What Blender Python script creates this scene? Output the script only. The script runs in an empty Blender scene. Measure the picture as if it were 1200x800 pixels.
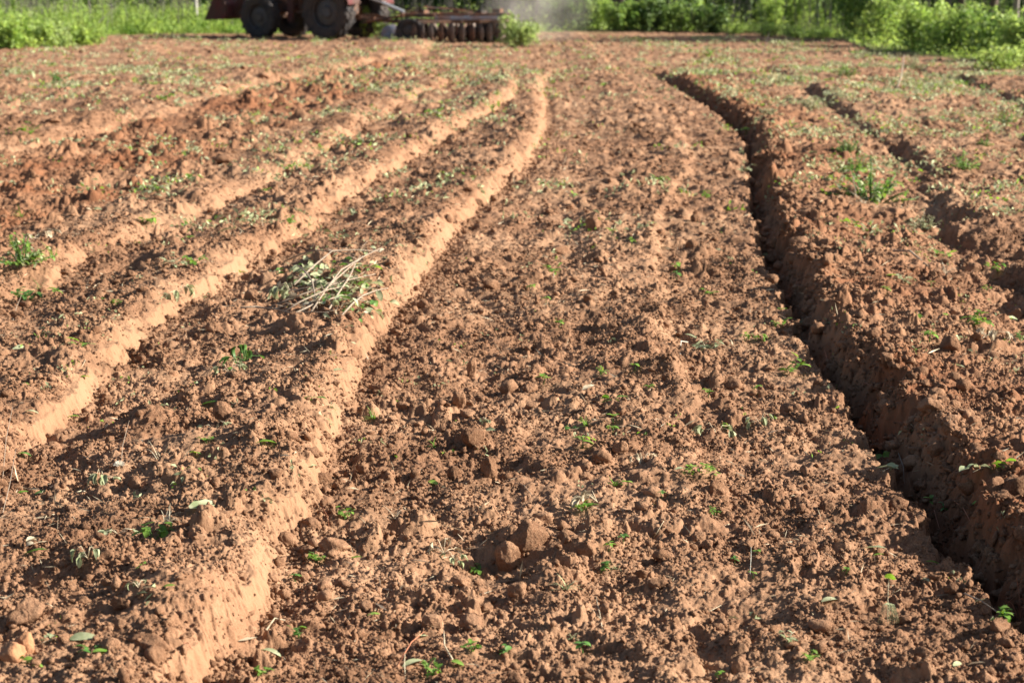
import bpy, math, random
import numpy as np
from mathutils import Vector, Matrix, Euler
R = math.radians
RNG = np.random.default_rng(11)
random.seed(5)
scene = bpy.context.scene
COL = scene.collection

# ------------------------------------------------------------------ camera model (pixels of the 1200x800 photograph)
F = 2600.0
H = 1.75
P = math.atan(439.0 / F)
cP, sP = math.cos(P), math.sin(P)

def at(px, py, z=0.0):
    u = (px - 600.0) / F
    v = (400.0 - py) / F
    dy = cP + v * sP
    dz = -sP + v * cP
    t = (H - z) / (-dz)
    return u * t, dy * t

# ------------------------------------------------------------------ noise
_g = np.random.default_rng(3)
_ang = _g.random(512) * 2 * np.pi
GX, GY = np.cos(_ang).astype(np.float32), np.sin(_ang).astype(np.float32)

def ihash(ix, iy, seed):
    with np.errstate(over='ignore'):
        h = ix.astype(np.uint32) * np.uint32(374761393) + iy.astype(np.uint32) * np.uint32(668265263) + np.uint32((seed * 2246822519) & 0xffffffff)
        h = (h ^ (h >> np.uint32(13))) * np.uint32(1274126177)
        h = h ^ (h >> np.uint32(16))
        h = h * np.uint32(2654435761)
        h = h ^ (h >> np.uint32(15))
    return h

def perlin(x, y, seed=0):
    fx, fy = np.floor(x), np.floor(y)
    ix, iy = fx.astype(np.int64), fy.astype(np.int64)
    dx, dy = (x - fx).astype(np.float32), (y - fy).astype(np.float32)
    u = dx * dx * dx * (dx * (dx * 6 - 15) + 10)
    v = dy * dy * dy * (dy * (dy * 6 - 15) + 10)
    def g(i, j):
        k = (ihash(ix + i, iy + j, seed) & np.uint32(511)).astype(np.int32)
        return GX[k] * (dx - i) + GY[k] * (dy - j)
    a = g(0, 0); b = g(1, 0); c = g(0, 1); d = g(1, 1)
    return (a + (b - a) * u + (c - a) * v + (a - b - c + d) * u * v) * 1.4

def fbm(x, y, seed=0, octv=4, gain=0.5):
    s = 0; a = 1.0; f = 1.0
    for o in range(octv):
        s = s + a * perlin(x * f + 17.3 * o, y * f - 9.1 * o, seed + o)
        a *= gain; f *= 2.03
    return s

def clods(x, y, cell, seed, dens=0.8):
    """rounded and tilted lumps of soil, one random lump per grid cell"""
    gx, gy = x / cell, y / cell
    ix, iy = np.floor(gx).astype(np.int64), np.floor(gy).astype(np.int64)
    out = np.zeros(x.shape, np.float32)
    for i in (-1, 0, 1):
        for j in (-1, 0, 1):
            h = ihash(ix + i, iy + j, seed)
            h2 = ihash(ix + i, iy + j, seed + 77)
            b0 = (h & np.uint32(255)).astype(np.float32) / 255
            b1 = ((h >> np.uint32(8)) & np.uint32(255)).astype(np.float32) / 255
            b2 = ((h >> np.uint32(16)) & np.uint32(255)).astype(np.float32) / 255
            b3 = (h >> np.uint32(24)).astype(np.float32) / 255
            c0 = (h2 & np.uint32(511)).astype(np.int32)
            c1 = ((h2 >> np.uint32(10)) & np.uint32(255)).astype(np.float32) / 255
            c2 = ((h2 >> np.uint32(19)) & np.uint32(255)).astype(np.float32) / 255
            dx = (gx - (ix + i)) - b0
            dy = (gy - (iy + j)) - b1
            ca, sa = GX[c0], GY[c0]
            u = dx * ca + dy * sa
            v = -dx * sa + dy * ca
            r = 0.26 + 0.46 * b2 * b2
            asp = 0.65 + 0.7 * c1
            q = (u / (r * asp)) ** 2 + (v * asp / r) ** 2
            q = np.minimum(q, 1.0)
            dome = (1.0 - q * q) ** 0.7
            hgt = r * (0.30 + 0.55 * b3) * dome * (1.0 + 0.9 * (c2 - 0.25) * u / r)
            hgt = np.where(c1 + b0 * 0.0 < dens, hgt, 0)
            out = np.maximum(out, hgt)
    return out * cell

def sstep(a, b, x):
    t = np.clip((x - a) / (b - a), 0, 1)
    return t * t * (3 - 2 * t)

# ------------------------------------------------------------------ the lines of the furrows, read off the photograph
def line(pts, z):
    w = [at(px, py, z) for px, py in pts]
    w.sort(key=lambda p: p[1])
    ys = np.array([p[1] for p in w]); xs = np.array([p[0] for p in w])
    yy = np.linspace(ys[0], ys[-1], 220)
    xx = np.interp(yy, ys, xs)
    k = np.ones(15) / 15
    pad = np.concatenate([xx[0] + (xx[1] - xx[0]) * np.arange(-7, 0), xx, xx[-1] + (xx[-1] - xx[-2]) * np.arange(1, 8)])
    xx = np.convolve(pad, k, 'valid')
    def f(Y):
        lo = xx[0] + (xx[6] - xx[0]) / (yy[6] - yy[0]) * (np.minimum(Y, yy[0]) - yy[0]) * 0.4
        return np.interp(Y, yy, xx) + (lo - xx[0])
    return f

W1 = line([(252, 800), (322, 718), (346, 660), (362, 612), (370, 575), (393, 520), (411, 480), (418, 440), (437, 402), (455, 380), (480, 347), (500, 317), (547, 260), (590, 222), (615, 195), (638, 160), (640, 125), (636, 100), (650, 82), (720, 68)], 0.0)
W2 = line([(-60, 595), (0, 555), (70, 510), (100, 477), (125, 445), (132, 427), (162, 402), (232, 350), (265, 332), (320, 300), (372, 267), (407, 235), (460, 200), (507, 175), (540, 150), (578, 138), (606, 118), (606, 95), (580, 82), (640, 68)], 0.03)
W3 = line([(-60, 385), (0, 360), (60, 327), (100, 310), (125, 300), (170, 278), (225, 256), (310, 222), (400, 165), (470, 125), (560, 80)], 0.06)
W4 = line([(-100, 210), (0, 178), (100, 158), (190, 136), (300, 102), (400, 78), (450, 66), (500, 58)], 0.08)
FR = line([(1238, 800), (1202, 762), (1166, 722), (1137, 682), (1114, 657), (1088, 625), (1062, 592), (1024, 526), (997, 485), (972, 458), (950, 420), (929, 390), (917, 355), (901, 332), (886, 285), (880, 252), (872, 210), (870, 165), (850, 142), (829, 127), (790, 103), (756, 84)], 0.0)
MIDB = line([(905, 800), (860, 640), (800, 430), (775, 350), (768, 270), (812, 190), (790, 140), (740, 100)], 0.0)
G2 = line([(1290, 520), (1200, 400), (1150, 340), (1085, 280), (1058, 235), (1055, 200), (975, 135), (915, 90)], 0.05)
G3 = line([(1420, 240), (1290, 170), (1200, 130), (1100, 88)], 0.05)

EDGE = [(-900, 66), (-300, 64), (0, 60), (80, 57), (105, 52), (135, 44), (250, 42), (330, 42), (420, 42), (590, 42), (640, 39), (820, 38), (880, 40), (930, 44), (985, 48), (1020, 62), (1080, 68), (1200, 76), (1500, 92), (2200, 120)]
_e = [(px, at(px, py)[1]) for px, py in EDGE]
E_PX = np.array([p[0] for p in _e], float); E_Y = np.array([p[1] for p in _e])
def edge_dist(X, Y):
    """metres of field left beyond a point before the verge begins (negative: in the verge)"""
    px = 600 + X / np.maximum(Y, 1.0) * F * 0.997
    return np.interp(px, E_PX, E_Y) - Y

BUMPS = []   # px, py, radius m, height m, stretch in depth
for b in [(578, 655, .10, -.07, 1.5), (606, 640, .07, .04, 1), (640, 690, .09, .05, 1.6), (160, 520, .16, .085, 1.1), (110, 545, .16, .03, 1), (60, 575, .15, -.05, 1.2),
          (70, 715, .10, -.05, 1.3), (20, 730, .10, .05, 1), (175, 745, .12, .05, 1), (110, 690, .1, .04, 1), (250, 495, .09, -.04, 1.2), (280, 430, .10, -.05, 1.4),
          (320, 350, .18, -.06, 1.6), (260, 380, .14, .05, 1.3), (300, 365, .1, .05, 1), (345, 345, .1, .05, 1), (700, 270, .12, .05, 1.5), (660, 300, .14, -.03, 1.5),
          (760, 395, .09, .05, 1.6), (785, 440, .07, .05, 1.6), (800, 470, .09, .05, 1.5), (815, 505, .08, -.045, 1), (665, 500, .12, -.04, 1), (760, 625, .10, -.035, 1),
          (940, 520, .11, -.045, 1.2), (870, 535, .08, -.03, 1), (990, 700, .09, .04, 1), (560, 690, .12, .03, 1), (480, 640, .10, .03, 1), (905, 760, .10, .05, 1), (850, 720, .1, -.04, 1),
          (700, 410, .1, -.03, 1), (590, 330, .16, .05, 1.2), (560, 345, .1, -.04, 1.4), (470, 300, .14, -.06, 1.4), (1100, 480, .10, .04, 1), (1060, 450, .1, .03, 1), (1110, 250, .3, .06, 1.5),
          (1060, 300, .2, .05, 1.5), (930, 300, .15, .04, 2), (940, 215, .2, .06, 2), (1180, 240, .3, .05, 2), (1030, 270, .2, -.05, 2), (500, 170, .25, -.06, 2), (460, 170, .2, -.04, 2), (145, 260, .2, .06, 1.5), (150, 330, .14, -.05, 1.5),
          (40, 345, .12, -.05, 1.5), (240, 300, .1, -.04, 1.2), (45, 140, .4, -.1, 2), (280, 130, .4, .1, 2), (170, 62, .5, .12, 3), (230, 80, .6, .1, 3), (880, 95, .5, .1, 3), (975, 190, .3, .08, 2)]:
    X, Y = at(b[0], b[1]); BUMPS.append((X, Y, b[2], b[3], b[4]))

def wall_step(d, h, w, sl):
    """d: metres right of the foot of the wall; soil stands h higher on its left"""
    return h * (1 - sstep(-w, 0.0, d))

def height(X, Y, spacing=None):
    """returns z, wall mask, fresh-soil mask"""
    X = X.astype(np.float32); Y = Y.astype(np.float32)
    if spacing is None: spacing = 0.0006 * np.maximum(Y, 4)
    ed = edge_dist(X, Y)
    field = sstep(-0.6, 0.6, ed)
    # wander of every line
    wob = 0.035 * perlin(Y * 1.3, Y * 0.0 + 3.1, 21) + 0.018 * perlin(Y * 5.1, Y * 0 + 1.7, 22) + 0.012 * perlin(X * 9, Y * 9, 23) + 0.006 * perlin(X * 28, Y * 28, 24)
    z = np.zeros(X.shape, np.float32)
    wall = np.zeros(X.shape, np.float32)
    far = 1 - sstep(31, 40, Y)
    # main left walls: (line, drop, width, recovery)
    for f, h, w, rec, k, dist in ((W1, .135, .07, .105, 1, 1.0), (W2, .135, .08, .10, 2, 0.9), (W3, .10, .09, .08, 3, 1.2), (W4, .10, .12, .06, 4, 2.5)):
        fx = f(Y).astype(np.float32)
        d = X - fx + wob * (0.8 if k < 3 else 1.3)
        hh = h * (0.92 + 0.28 * perlin(Y * 0.7 + k, Y * 0 + k * 3.7, 30 + k)) * (far if k < 4 else 1)
        # scoops and cracks running down the face
        st = Y + 1.4 * d
        dd = d + 0.012 * perlin(st * 8, X * 3, 40 + k) + 0.010 * perlin(X * 22, Y * 20, 50 + k) + .007 * perlin(st * 50, X * 12, 55 + k) + .006 * perlin(X * 50, Y * 50, 56 + k)
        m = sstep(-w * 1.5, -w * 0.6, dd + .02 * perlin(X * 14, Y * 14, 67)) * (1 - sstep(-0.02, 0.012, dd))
        crumble = sstep(-0.24, 0.38, perlin(Y * 2.2, Y * 0 + 9.9 * k, 60 + k) + .35 * perlin(X * 9, Y * 9, 66) + (.12 if k < 3 else -.1))
        ww = w * (0.75 + 0.9 * (1 - crumble))
        prof = np.clip(-dd / ww, 0, 1)
        face = .62 + .2 * perlin(Y * 3.1, Y * 0 + k, 68)
        prof = np.clip(prof / .75, 0, 1) * face + (1 - face) * sstep(.5, 2.4, -dd / w)
        z += hh * np.clip(prof, 0, 1)
        # ground falls away again behind the crest, so the beds are tilted plates
        z -= rec * (far if k < 4 else 1) * sstep(0, 1, np.clip((-dd - ww) / (dist), 0, 1))
        if k == 1: z -= 0.012 * np.exp(-((d - 0.05) / 0.06) ** 2)
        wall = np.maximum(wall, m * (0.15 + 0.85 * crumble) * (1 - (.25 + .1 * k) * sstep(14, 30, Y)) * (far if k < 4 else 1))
    # low step in the main bed
    d = X - MIDB(Y).astype(np.float32) + wob * 2
    z += 0.042 * (1 - sstep(-0.06, 0.03, d)) * sstep(-.9, -.15, d) * sstep(6, 9, Y)
    # the open furrow on the right
    d = X - FR(Y).astype(np.float32) + wob * 0.9
    vis = 1 - sstep(33, 39, Y)
    bot = -0.15 * vis
    bank = (0.10 + 0.03 * perlin(Y * 1.1, Y * 0 + 5, 71)) * vis
    dd = d + 0.05 * perlin(Y * 4.5, X * 3, 72) + .022 * perlin(X * 17, Y * 13, 79) + .016 * perlin(X * 41, Y * 30, 78)
    wR = 0.155 * (1 + 0.45 * perlin(Y * 3, Y * 0, 73) + .25 * perlin(Y * 11, X * 3, 74))
    fall = sstep(-0.01, 0.03, dd)
    rise = np.clip((dd - 0.085) / wR, 0, 1)
    rise = rise ** 0.8
    z += bot * fall * (1 - rise) + bank * rise * (1 - 0.75 * sstep(0.25, 1.3, dd))
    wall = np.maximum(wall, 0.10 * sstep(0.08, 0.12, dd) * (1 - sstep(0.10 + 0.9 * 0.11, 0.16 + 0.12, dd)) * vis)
    # furrows further right
    for f, a, dp, y1, k in ((G2, 0.085, -0.055, 42, 1), (G3, .08, -.05, 42, 2)):
        d = X - f(Y).astype(np.float32) + wob * 4 + .12 * perlin(X * 2.2, Y * 1.3, 76)
        v = (1 - sstep(y1 - 8, y1, Y)) * sstep(0.1, 0.5, d + 0.6) * (.25 + .75 * sstep(-.35, .35, perlin(Y * .45, X * .3, 75)))
        z += v * (dp * sstep(-.02, .12, d) * (1 - sstep(.16, .34, d)) + a * sstep(.16, .34, d) * (1 - sstep(.5, 1.8, d)))
    # fresh, coarse soil of the strip between the third and fourth walls
    d4 = X - W4(Y).astype(np.float32); d3 = X - W3(Y).astype(np.float32)
    fresh = sstep(-0.1, 0.3, d4) * (1 - sstep(-1.0, -0.5, d3)) * (1 - sstep(38, 46, Y))
    dF = X - FR(Y).astype(np.float32)
    fresh = np.maximum(fresh, sstep(0.02, 0.08, dF) * (1 - .35 * sstep(.3, .5, dF)) * (1 - sstep(0.6, 1.4, dF)) * vis)
    # parallel ridges of the freshly turned strip and of the strips left of it
    rl = sstep(-.2, .3, d4) * (1 - sstep(-1.0, -.4, d3)) + .35 * (1 - sstep(-1.2, -.2, d4))
    z += (1 - sstep(42, 52, Y)) * rl * (.016 * np.sin((d3 + .12 * perlin(X * 1.5, Y * .8, 301)) * 13.0) * (.6 + perlin(X * 2, Y * .6, 302)))
    # body of the soil
    z = z + 0.022 * fbm(X * 1.4, Y * 0.9, 1, 3) + (1 - .7 * wall) * (0.030 * fbm(X * 4.2, Y * 3.6, 4, 3) - 0.012 * np.abs(perlin(X * 9, Y * 8, 9)))
    # long shallow drag marks of the harrow along the beds
    u = X - W1(Y).astype(np.float32)
    z += 0.007 * perlin(u * 11, Y * 0.5, 81) * (1 - wall)
    calm = 1 - 0.55 * wall
    patch = sstep(-.35, .45, perlin(X * 2.3, Y * 2.0, 91) + .4 * perlin(X * 7, Y * 6, 93))
    rough = calm * (0.95 + 0.25 * fresh) * (0.62 + 0.60 * patch)
    coarse = np.clip(.25 + 1.9 * perlin(X * 3.1 + 7, Y * 2.6, 95) + .35 * fresh, .08, 1.25)
    mid = np.clip(.55 + 1.1 * perlin(X * 6.3, Y * 5.6, 96) + .3 * fresh, .2, 1.2)
    wx = X + 0.014 * perlin(X * 19, Y * 19, 101) + 0.006 * perlin(X * 61, Y * 61, 103)
    wy = Y + 0.014 * perlin(X * 19 + 40, Y * 19, 102) + 0.006 * perlin(X * 61 + 9, Y * 61, 104)
    def fade(cell): return np.clip(cell / (2.2 * spacing) - 0.6, 0, 1)
    z += rough * coarse * 0.55 * clods(wx, wy, 0.21, 200, .36) * fade(.21) * (.35 + .65 * fresh + .25 * sstep(0, .4, perlin(X * 1.1, Y * .9, 92)))
    z += rough * coarse * 0.95 * clods(wx, wy, 0.095, 201, .5) * fade(.095)
    z += rough * mid * 0.95 * clods(wx + .03, wy, 0.047, 202, .7) * fade(.047)
    z += rough * (.5 + .6 * mid) * 1.2 * clods(wx, wy + .01, 0.023, 203, .85) * fade(.023)
    z += (0.25 + .75 * rough) * 1.1 * clods(X + 0.3 * (wx - X), Y + 0.3 * (wy - Y), 0.0115, 204, .9) * fade(.0115)
    z += calm * 0.006 * fbm(X * 24, Y * 24, 120, 3, .55) * fade(.04)
    for bx, by, r, hh, st in BUMPS:
        z += hh * np.exp(-((X - bx) ** 2 + ((Y - by) / st) ** 2) / (r * r))
    verge = 0.04 * fbm(X * .5, Y * .5, 140, 3)
    z = z * field + (verge + 0.05) * (1 - field)
    return z, wall * field, fresh * field, field

GRID = {}
def ground_z(X, Y):
    """height of the built ground sheet, read back from its own grid"""
    ys, ts, Z = GRID['ys'], GRID['ts'], GRID['Z']
    t = X / (0.2325 * max(Y, 3.0) + .02)
    i = min(max(int(np.searchsorted(ys, Y)) - 1, 0), len(ys) - 2); j = min(max(int(np.searchsorted(ts, t)) - 1, 0), len(ts) - 2)
    a = (Y - ys[i]) / (ys[i + 1] - ys[i]); b = (t - ts[j]) / (ts[j + 1] - ts[j])
    return float((Z[i, j] * (1 - b) + Z[i, j + 1] * b) * (1 - a) + (Z[i + 1, j] * (1 - b) + Z[i + 1, j + 1] * b) * a)

def on_ground(px, py):
    z = 0.0
    for _ in range(7):
        X, Y = at(px, py, z)
        z = 0.5 * z + 0.5 * ground_z(X, Y)
    X, Y = at(px, py, z)
    return X, Y, ground_z(X, Y)

def px_per_m(Y): return F / Y

# ------------------------------------------------------------------ mesh helpers
def np_mesh(name, V, Fc, smooth=False):
    me = bpy.data.meshes.new(name)
    V = np.ascontiguousarray(V, np.float32); Fc = np.ascontiguousarray(Fc, np.int32)
    n, k = Fc.shape
    me.vertices.add(len(V)); me.vertices.foreach_set('co', V.ravel())
    me.loops.add(n * k); me.loops.foreach_set('vertex_index', Fc.ravel())
    me.polygons.add(n)
    me.polygons.foreach_set('loop_start', np.arange(0, n * k, k, dtype=np.int32))
    me.polygons.foreach_set('loop_total', np.full(n, k, np.int32))
    if smooth: me.polygons.foreach_set('use_smooth', np.ones(n, bool))
    me.update(calc_edges=True)
    return me

def tag(o, label=None, cat=None, group=None, kind=None):
    if label: o['label'] = label
    if cat: o['category'] = cat
    if group: o['group'] = group
    if kind: o['kind'] = kind
    return o

def link(name, me, mat=None, parent=None):
    o = bpy.data.objects.new(name, me); COL.objects.link(o)
    if mat is not None:
        for m in (mat if isinstance(mat, (list, tuple)) else [mat]): me.materials.append(m)
    if parent: o.parent = parent
    return o

def empty(name, loc, rz=0):
    o = bpy.data.objects.new(name, None); COL.objects.link(o)
    o.location = loc; o.rotation_euler = (0, 0, rz); o.empty_display_size = 0.1
    return o

class MB:
    def __init__(s): s.v = []; s.f = []; s.mi = []
    def add(s, vs, fs, mi=0):
        n = len(s.v); s.v += [tuple(v) for v in vs]; s.f += [tuple(i + n for i in f) for f in fs]; s.mi += [mi] * len(fs); return s
    def box(s, c, d, rot=(0, 0, 0), bev=0.0, mi=0):
        M = Euler(rot).to_matrix(); x, y, z = d[0] / 2, d[1] / 2, d[2] / 2
        b = bev
        if b <= 0:
            vs = [(i * x, j * y, k * z) for i in (-1, 1) for j in (-1, 1) for k in (-1, 1)]
            fs = [(0, 1, 3, 2), (4, 6, 7, 5), (0, 4, 5, 1), (2, 3, 7, 6), (0, 2, 6, 4), (1, 5, 7, 3)]
        else:
            vs = []; fs = []
            for k in (-1, 1):
                for (zz, ins) in (((z - b), 0), (z, b)) if k == 1 else ((z, b), ((z - b), 0)):
                    xx, yy = x - ins, y - ins; c_ = b if ins == 0 else b * .6
                    vs += [(sx, sy, k * zz) for sx, sy in ((-xx + c_, -yy), (xx - c_, -yy), (xx, -yy + c_), (xx, yy - c_), (xx - c_, yy), (-xx + c_, yy), (-xx, yy - c_), (-xx, -yy + c_))]
            for L in range(3):
                fs += [(L * 8 + i, L * 8 + (i + 1) % 8, L * 8 + 8 + (i + 1) % 8, L * 8 + 8 + i) for i in range(8)]
            fs += [tuple(range(7, -1, -1)), tuple(range(24, 32))]
        return s.add([Vector(c) + M @ Vector(v) for v in vs], fs, mi)
    def tube(s, pts, r, n=8, mi=0, cap=True):
        pts = [Vector(p) for p in pts]; rs = r if isinstance(r, (list, tuple)) else [r] * len(pts)
        vs = []; fs = []; up = None
        for i, p in enumerate(pts):
            t = (pts[min(i + 1, len(pts) - 1)] - pts[max(i - 1, 0)])
            t = t.normalized() if t.length > 1e-9 else Vector((0, 0, 1))
            if up is None: up = t.orthogonal().normalized()
            up = (up - t * up.dot(t)); up = up.normalized() if up.length > 1e-6 else t.orthogonal().normalized()
            b = t.cross(up)
            for k in range(n):
                a = 2 * math.pi * k / n
                vs.append(p + (up * math.cos(a) + b * math.sin(a)) * rs[i])
        for i in range(len(pts) - 1):
            for k in range(n):
                fs.append((i * n + k, i * n + (k + 1) % n, (i + 1) * n + (k + 1) % n, (i + 1) * n + k))
        if cap and n > 2:
            fs.append(tuple(range(n - 1, -1, -1))); fs.append(tuple((len(pts) - 1) * n + k for k in range(n)))
        return s.add(vs, fs, mi)
    def lathe(s, prof, c=(0, 0, 0), axis='y', n=32, mi=0):
        """prof: list of (radius, offset along the axis)"""
        vs = []; fs = []; m = len(prof)
        for k in range(n):
            a = 2 * math.pi * k / n
            for r, h in prof:
                x, z = r * math.cos(a), r * math.sin(a)
                p = (x, h, z) if axis == 'y' else ((h, x, z) if axis == 'x' else (x, z, h))
                vs.append((p[0] + c[0], p[1] + c[1], p[2] + c[2]))
        for k in range(n):
            for j in range(m - 1):
                a, b = k * m + j, ((k + 1) % n) * m + j
                fs.append((a, b, b + 1, a + 1))
        return s.add(vs, fs, mi)
    def build(s, name, mat, parent=None, smooth=False):
        me = bpy.data.meshes.new(name); me.from_pydata(s.v, [], s.f); me.update()
        o = link(name, me, mat, parent)
        if any(s.mi): me.polygons.foreach_set('material_index', s.mi)
        if smooth: me.polygons.foreach_set('use_smooth', [True] * len(me.polygons))
        return o

# ------------------------------------------------------------------ materials
def newmat(name):
    m = bpy.data.materials.new(name); m.use_nodes = True
    nt = m.node_tree; b = nt.nodes['Principled BSDF']
    return m, nt, b

def N(nt, t, **kw):
    n = nt.nodes.new(t)
    for k, v in kw.items():
        if k in n.inputs.keys() if isinstance(k, str) else False: n.inputs[k].default_value = v
        else: setattr(n, k, v)
    return n

def ramp(nt, stops):
    n = nt.nodes.new('ShaderNodeValToRGB'); cr = n.color_ramp
    while len(cr.elements) < len(stops): cr.elements.new(0.5)
    for e, (p, c) in zip(cr.elements, stops): e.position = p; e.color = (*c, 1)
    return n

def mixc(nt, fac, a, b, mode='MIX'):
    n = nt.nodes.new('ShaderNodeMix'); n.data_type = 'RGBA'; n.blend_type = mode
    for s, v in ((0, fac), (6, a), (7, b)):
        if hasattr(v, 'is_output') or isinstance(v, bpy.types.NodeSocket): nt.links.new(v, n.inputs[s])
        else: n.inputs[s].default_value = v if s == 0 else (*v, 1)
    return n.outputs[2]

def noise(nt, coord, scale, detail=4, rough=.55):
    n = nt.nodes.new('ShaderNodeTexNoise'); n.inputs['Scale'].default_value = scale; n.inputs['Detail'].default_value = detail; n.inputs['Roughness'].default_value = rough
    nt.links.new(coord, n.inputs['Vector']); return n

def soil_material(name, ground=True):
    m, nt, b = newmat(name); L = nt.links
    tc = nt.nodes.new('ShaderNodeTexCoord')
    if ground: co = tc.outputs['Object']
    else:
        g = nt.nodes.new('ShaderNodeNewGeometry'); co = g.outputs['Position']
    n1 = noise(nt, co, 1.1, 5); n2 = noise(nt, co, 17, 6, .65); n3 = noise(nt, co, 170, 4, .6)
    base = ramp(nt, [(.31, (.092, .041, .022)), (.47, (.196, .098, .054)), (.63, (.350, .195, .116))])
    add = nt.nodes.new('ShaderNodeMath'); add.operation = 'MULTIPLY_ADD'
    L.new(n2.outputs[0], add.inputs[0]); add.inputs[1].default_value = .55
    m2 = nt.nodes.new('ShaderNodeMath'); m2.operation = 'MULTIPLY'; m2.inputs[1].default_value = .45; L.new(n1.outputs[0], m2.inputs[0])
    L.new(m2.outputs[0], add.inputs[2]); L.new(add.outputs[0], base.inputs[0])
    col = base.outputs[0]
    # pale dust on the exposed upper faces and dry crumbs
    sp = ramp(nt, [(.40, (0, 0, 0)), (.72, (1, 1, 1))]); L.new(n3.outputs[0], sp.inputs[0])
    col = mixc(nt, sp.outputs[0], col, mixc(nt, 0.30, col, (.54, .345, .205)))
    if ground:
        a = nt.nodes.new('ShaderNodeAttribute'); a.attribute_name = 'fresh'
        col = mixc(nt, a.outputs['Fac'], col, mixc(nt, 0.72, col, (.200, .078, .036)))
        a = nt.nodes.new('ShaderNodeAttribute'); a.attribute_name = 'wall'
        col = mixc(nt, a.outputs['Fac'], col, mixc(nt, 0.72, col, (.345, .192, .110)))  # furrow faces tinted paler: part of their sunlit look is put into the colour
        # greyer, drier crust in broad patches
        n4 = noise(nt, co, .55, 3); r4 = ramp(nt, [(.42, (0, 0, 0)), (.62, (.45, .45, .45))]); L.new(n4.outputs[0], r4.inputs[0])
        col = mixc(nt, r4.outputs[0], col, (.34, .21, .125))
        # thin green growth on the unploughed verge
        a = nt.nodes.new('ShaderNodeAttribute'); a.attribute_name = 'field'
        n5 = noise(nt, co, 3.0, 5); r5 = ramp(nt, [(.35, (.07, .09, .025)), (.65, (.17, .15, .07))]); L.new(n5.outputs[0], r5.inputs[0])
        col = mixc(nt, a.outputs['Fac'], r5.outputs[0], col)
    L.new(col, b.inputs['Base Color'])
    b.inputs['Roughness'].default_value = .95; b.inputs['Specular IOR Level'].default_value = .15
    bn = noise(nt, co, 330, 5, .7)
    bp = nt.nodes.new('ShaderNodeBump'); bp.inputs['Strength'].default_value = .6; bp.inputs['Distance'].default_value = .004
    L.new(bn.outputs[0], bp.inputs['Height'])
    bn2 = noise(nt, co, 85, 5, .65); bp2 = nt.nodes.new('ShaderNodeBump'); bp2.inputs['Strength'].default_value = .5 if ground else .9; bp2.inputs['Distance'].default_value = .010
    L.new(bn2.outputs[0], bp2.inputs['Height']); L.new(bp.outputs[0], bp2.inputs['Normal']); L.new(bp2.outputs[0], b.inputs['Normal'])
    return m

def leaf_material(name, c1, c2, trans=.35, rough=.55, sc=30):
    m, nt, b = newmat(name); L = nt.links
    g = nt.nodes.new('ShaderNodeNewGeometry')
    n = noise(nt, g.outputs['Position'], sc, 3); r = ramp(nt, [(.35, c1), (.65, c2)]); L.new(n.outputs[0], r.inputs[0])
    rnd = nt.nodes.new('ShaderNodeHueSaturation'); L.new(r.outputs[0], rnd.inputs['Color'])
    mp = nt.nodes.new('ShaderNodeMapRange'); L.new(g.outputs['Random Per Island'], mp.inputs[0]); mp.inputs[3].default_value = .6; mp.inputs[4].default_value = 1.45
    L.new(mp.outputs[0], rnd.inputs['Value'])
    L.new(rnd.outputs[0], b.inputs['Base Color']); b.inputs['Roughness'].default_value = rough
    t = nt.nodes.new('ShaderNodeBsdfTranslucent')
    hs = nt.nodes.new('ShaderNodeHueSaturation'); hs.inputs['Hue'].default_value = .485; hs.inputs['Saturation'].default_value = 1.1; hs.inputs['Value'].default_value = 1.3
    L.new(rnd.outputs[0], hs.inputs['Color']); L.new(hs.outputs[0], t.inputs[0])
    mx = nt.nodes.new('ShaderNodeMixShader'); mx.inputs[0].default_value = trans
    L.new(b.outputs[0], mx.inputs[1]); L.new(t.outputs[0], mx.inputs[2]); L.new(mx.outputs[0], nt.nodes['Material Output'].inputs[0])
    return m

def plain_material(name, c, rough=.6, metal=0, var=.25, sc=14, dirt=None, dirt_amt=.4, bump=.0):
    m, nt, b = newmat(name); L = nt.links
    tc = nt.nodes.new('ShaderNodeTexCoord')
    n = noise(nt, tc.outputs['Object'], sc, 6, .65)
    r = ramp(nt, [(.3, tuple(x * (1 - var) for x in c)), (.7, tuple(min(1, x * (1 + var)) for x in c))]); L.new(n.outputs[0], r.inputs[0])
    col = r.outputs[0]
    if dirt:
        n2 = noise(nt, tc.outputs['Object'], sc * .35, 7, .7); r2 = ramp(nt, [(.5 - dirt_amt * .4, (1, 1, 1)), (.62, (0, 0, 0))]); L.new(n2.outputs[0], r2.inputs[0])
        col = mixc(nt, r2.outputs[0], col, dirt)
    L.new(col, b.inputs['Base Color']); b.inputs['Roughness'].default_value = rough; b.inputs['Metallic'].default_value = metal
    if bump:
        bp = nt.nodes.new('ShaderNodeBump'); bp.inputs['Strength'].default_value = bump; bp.inputs['Distance'].default_value = .01
        L.new(n.outputs[0], bp.inputs['Height']); L.new(bp.outputs[0], b.inputs['Normal'])
    return m

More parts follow.
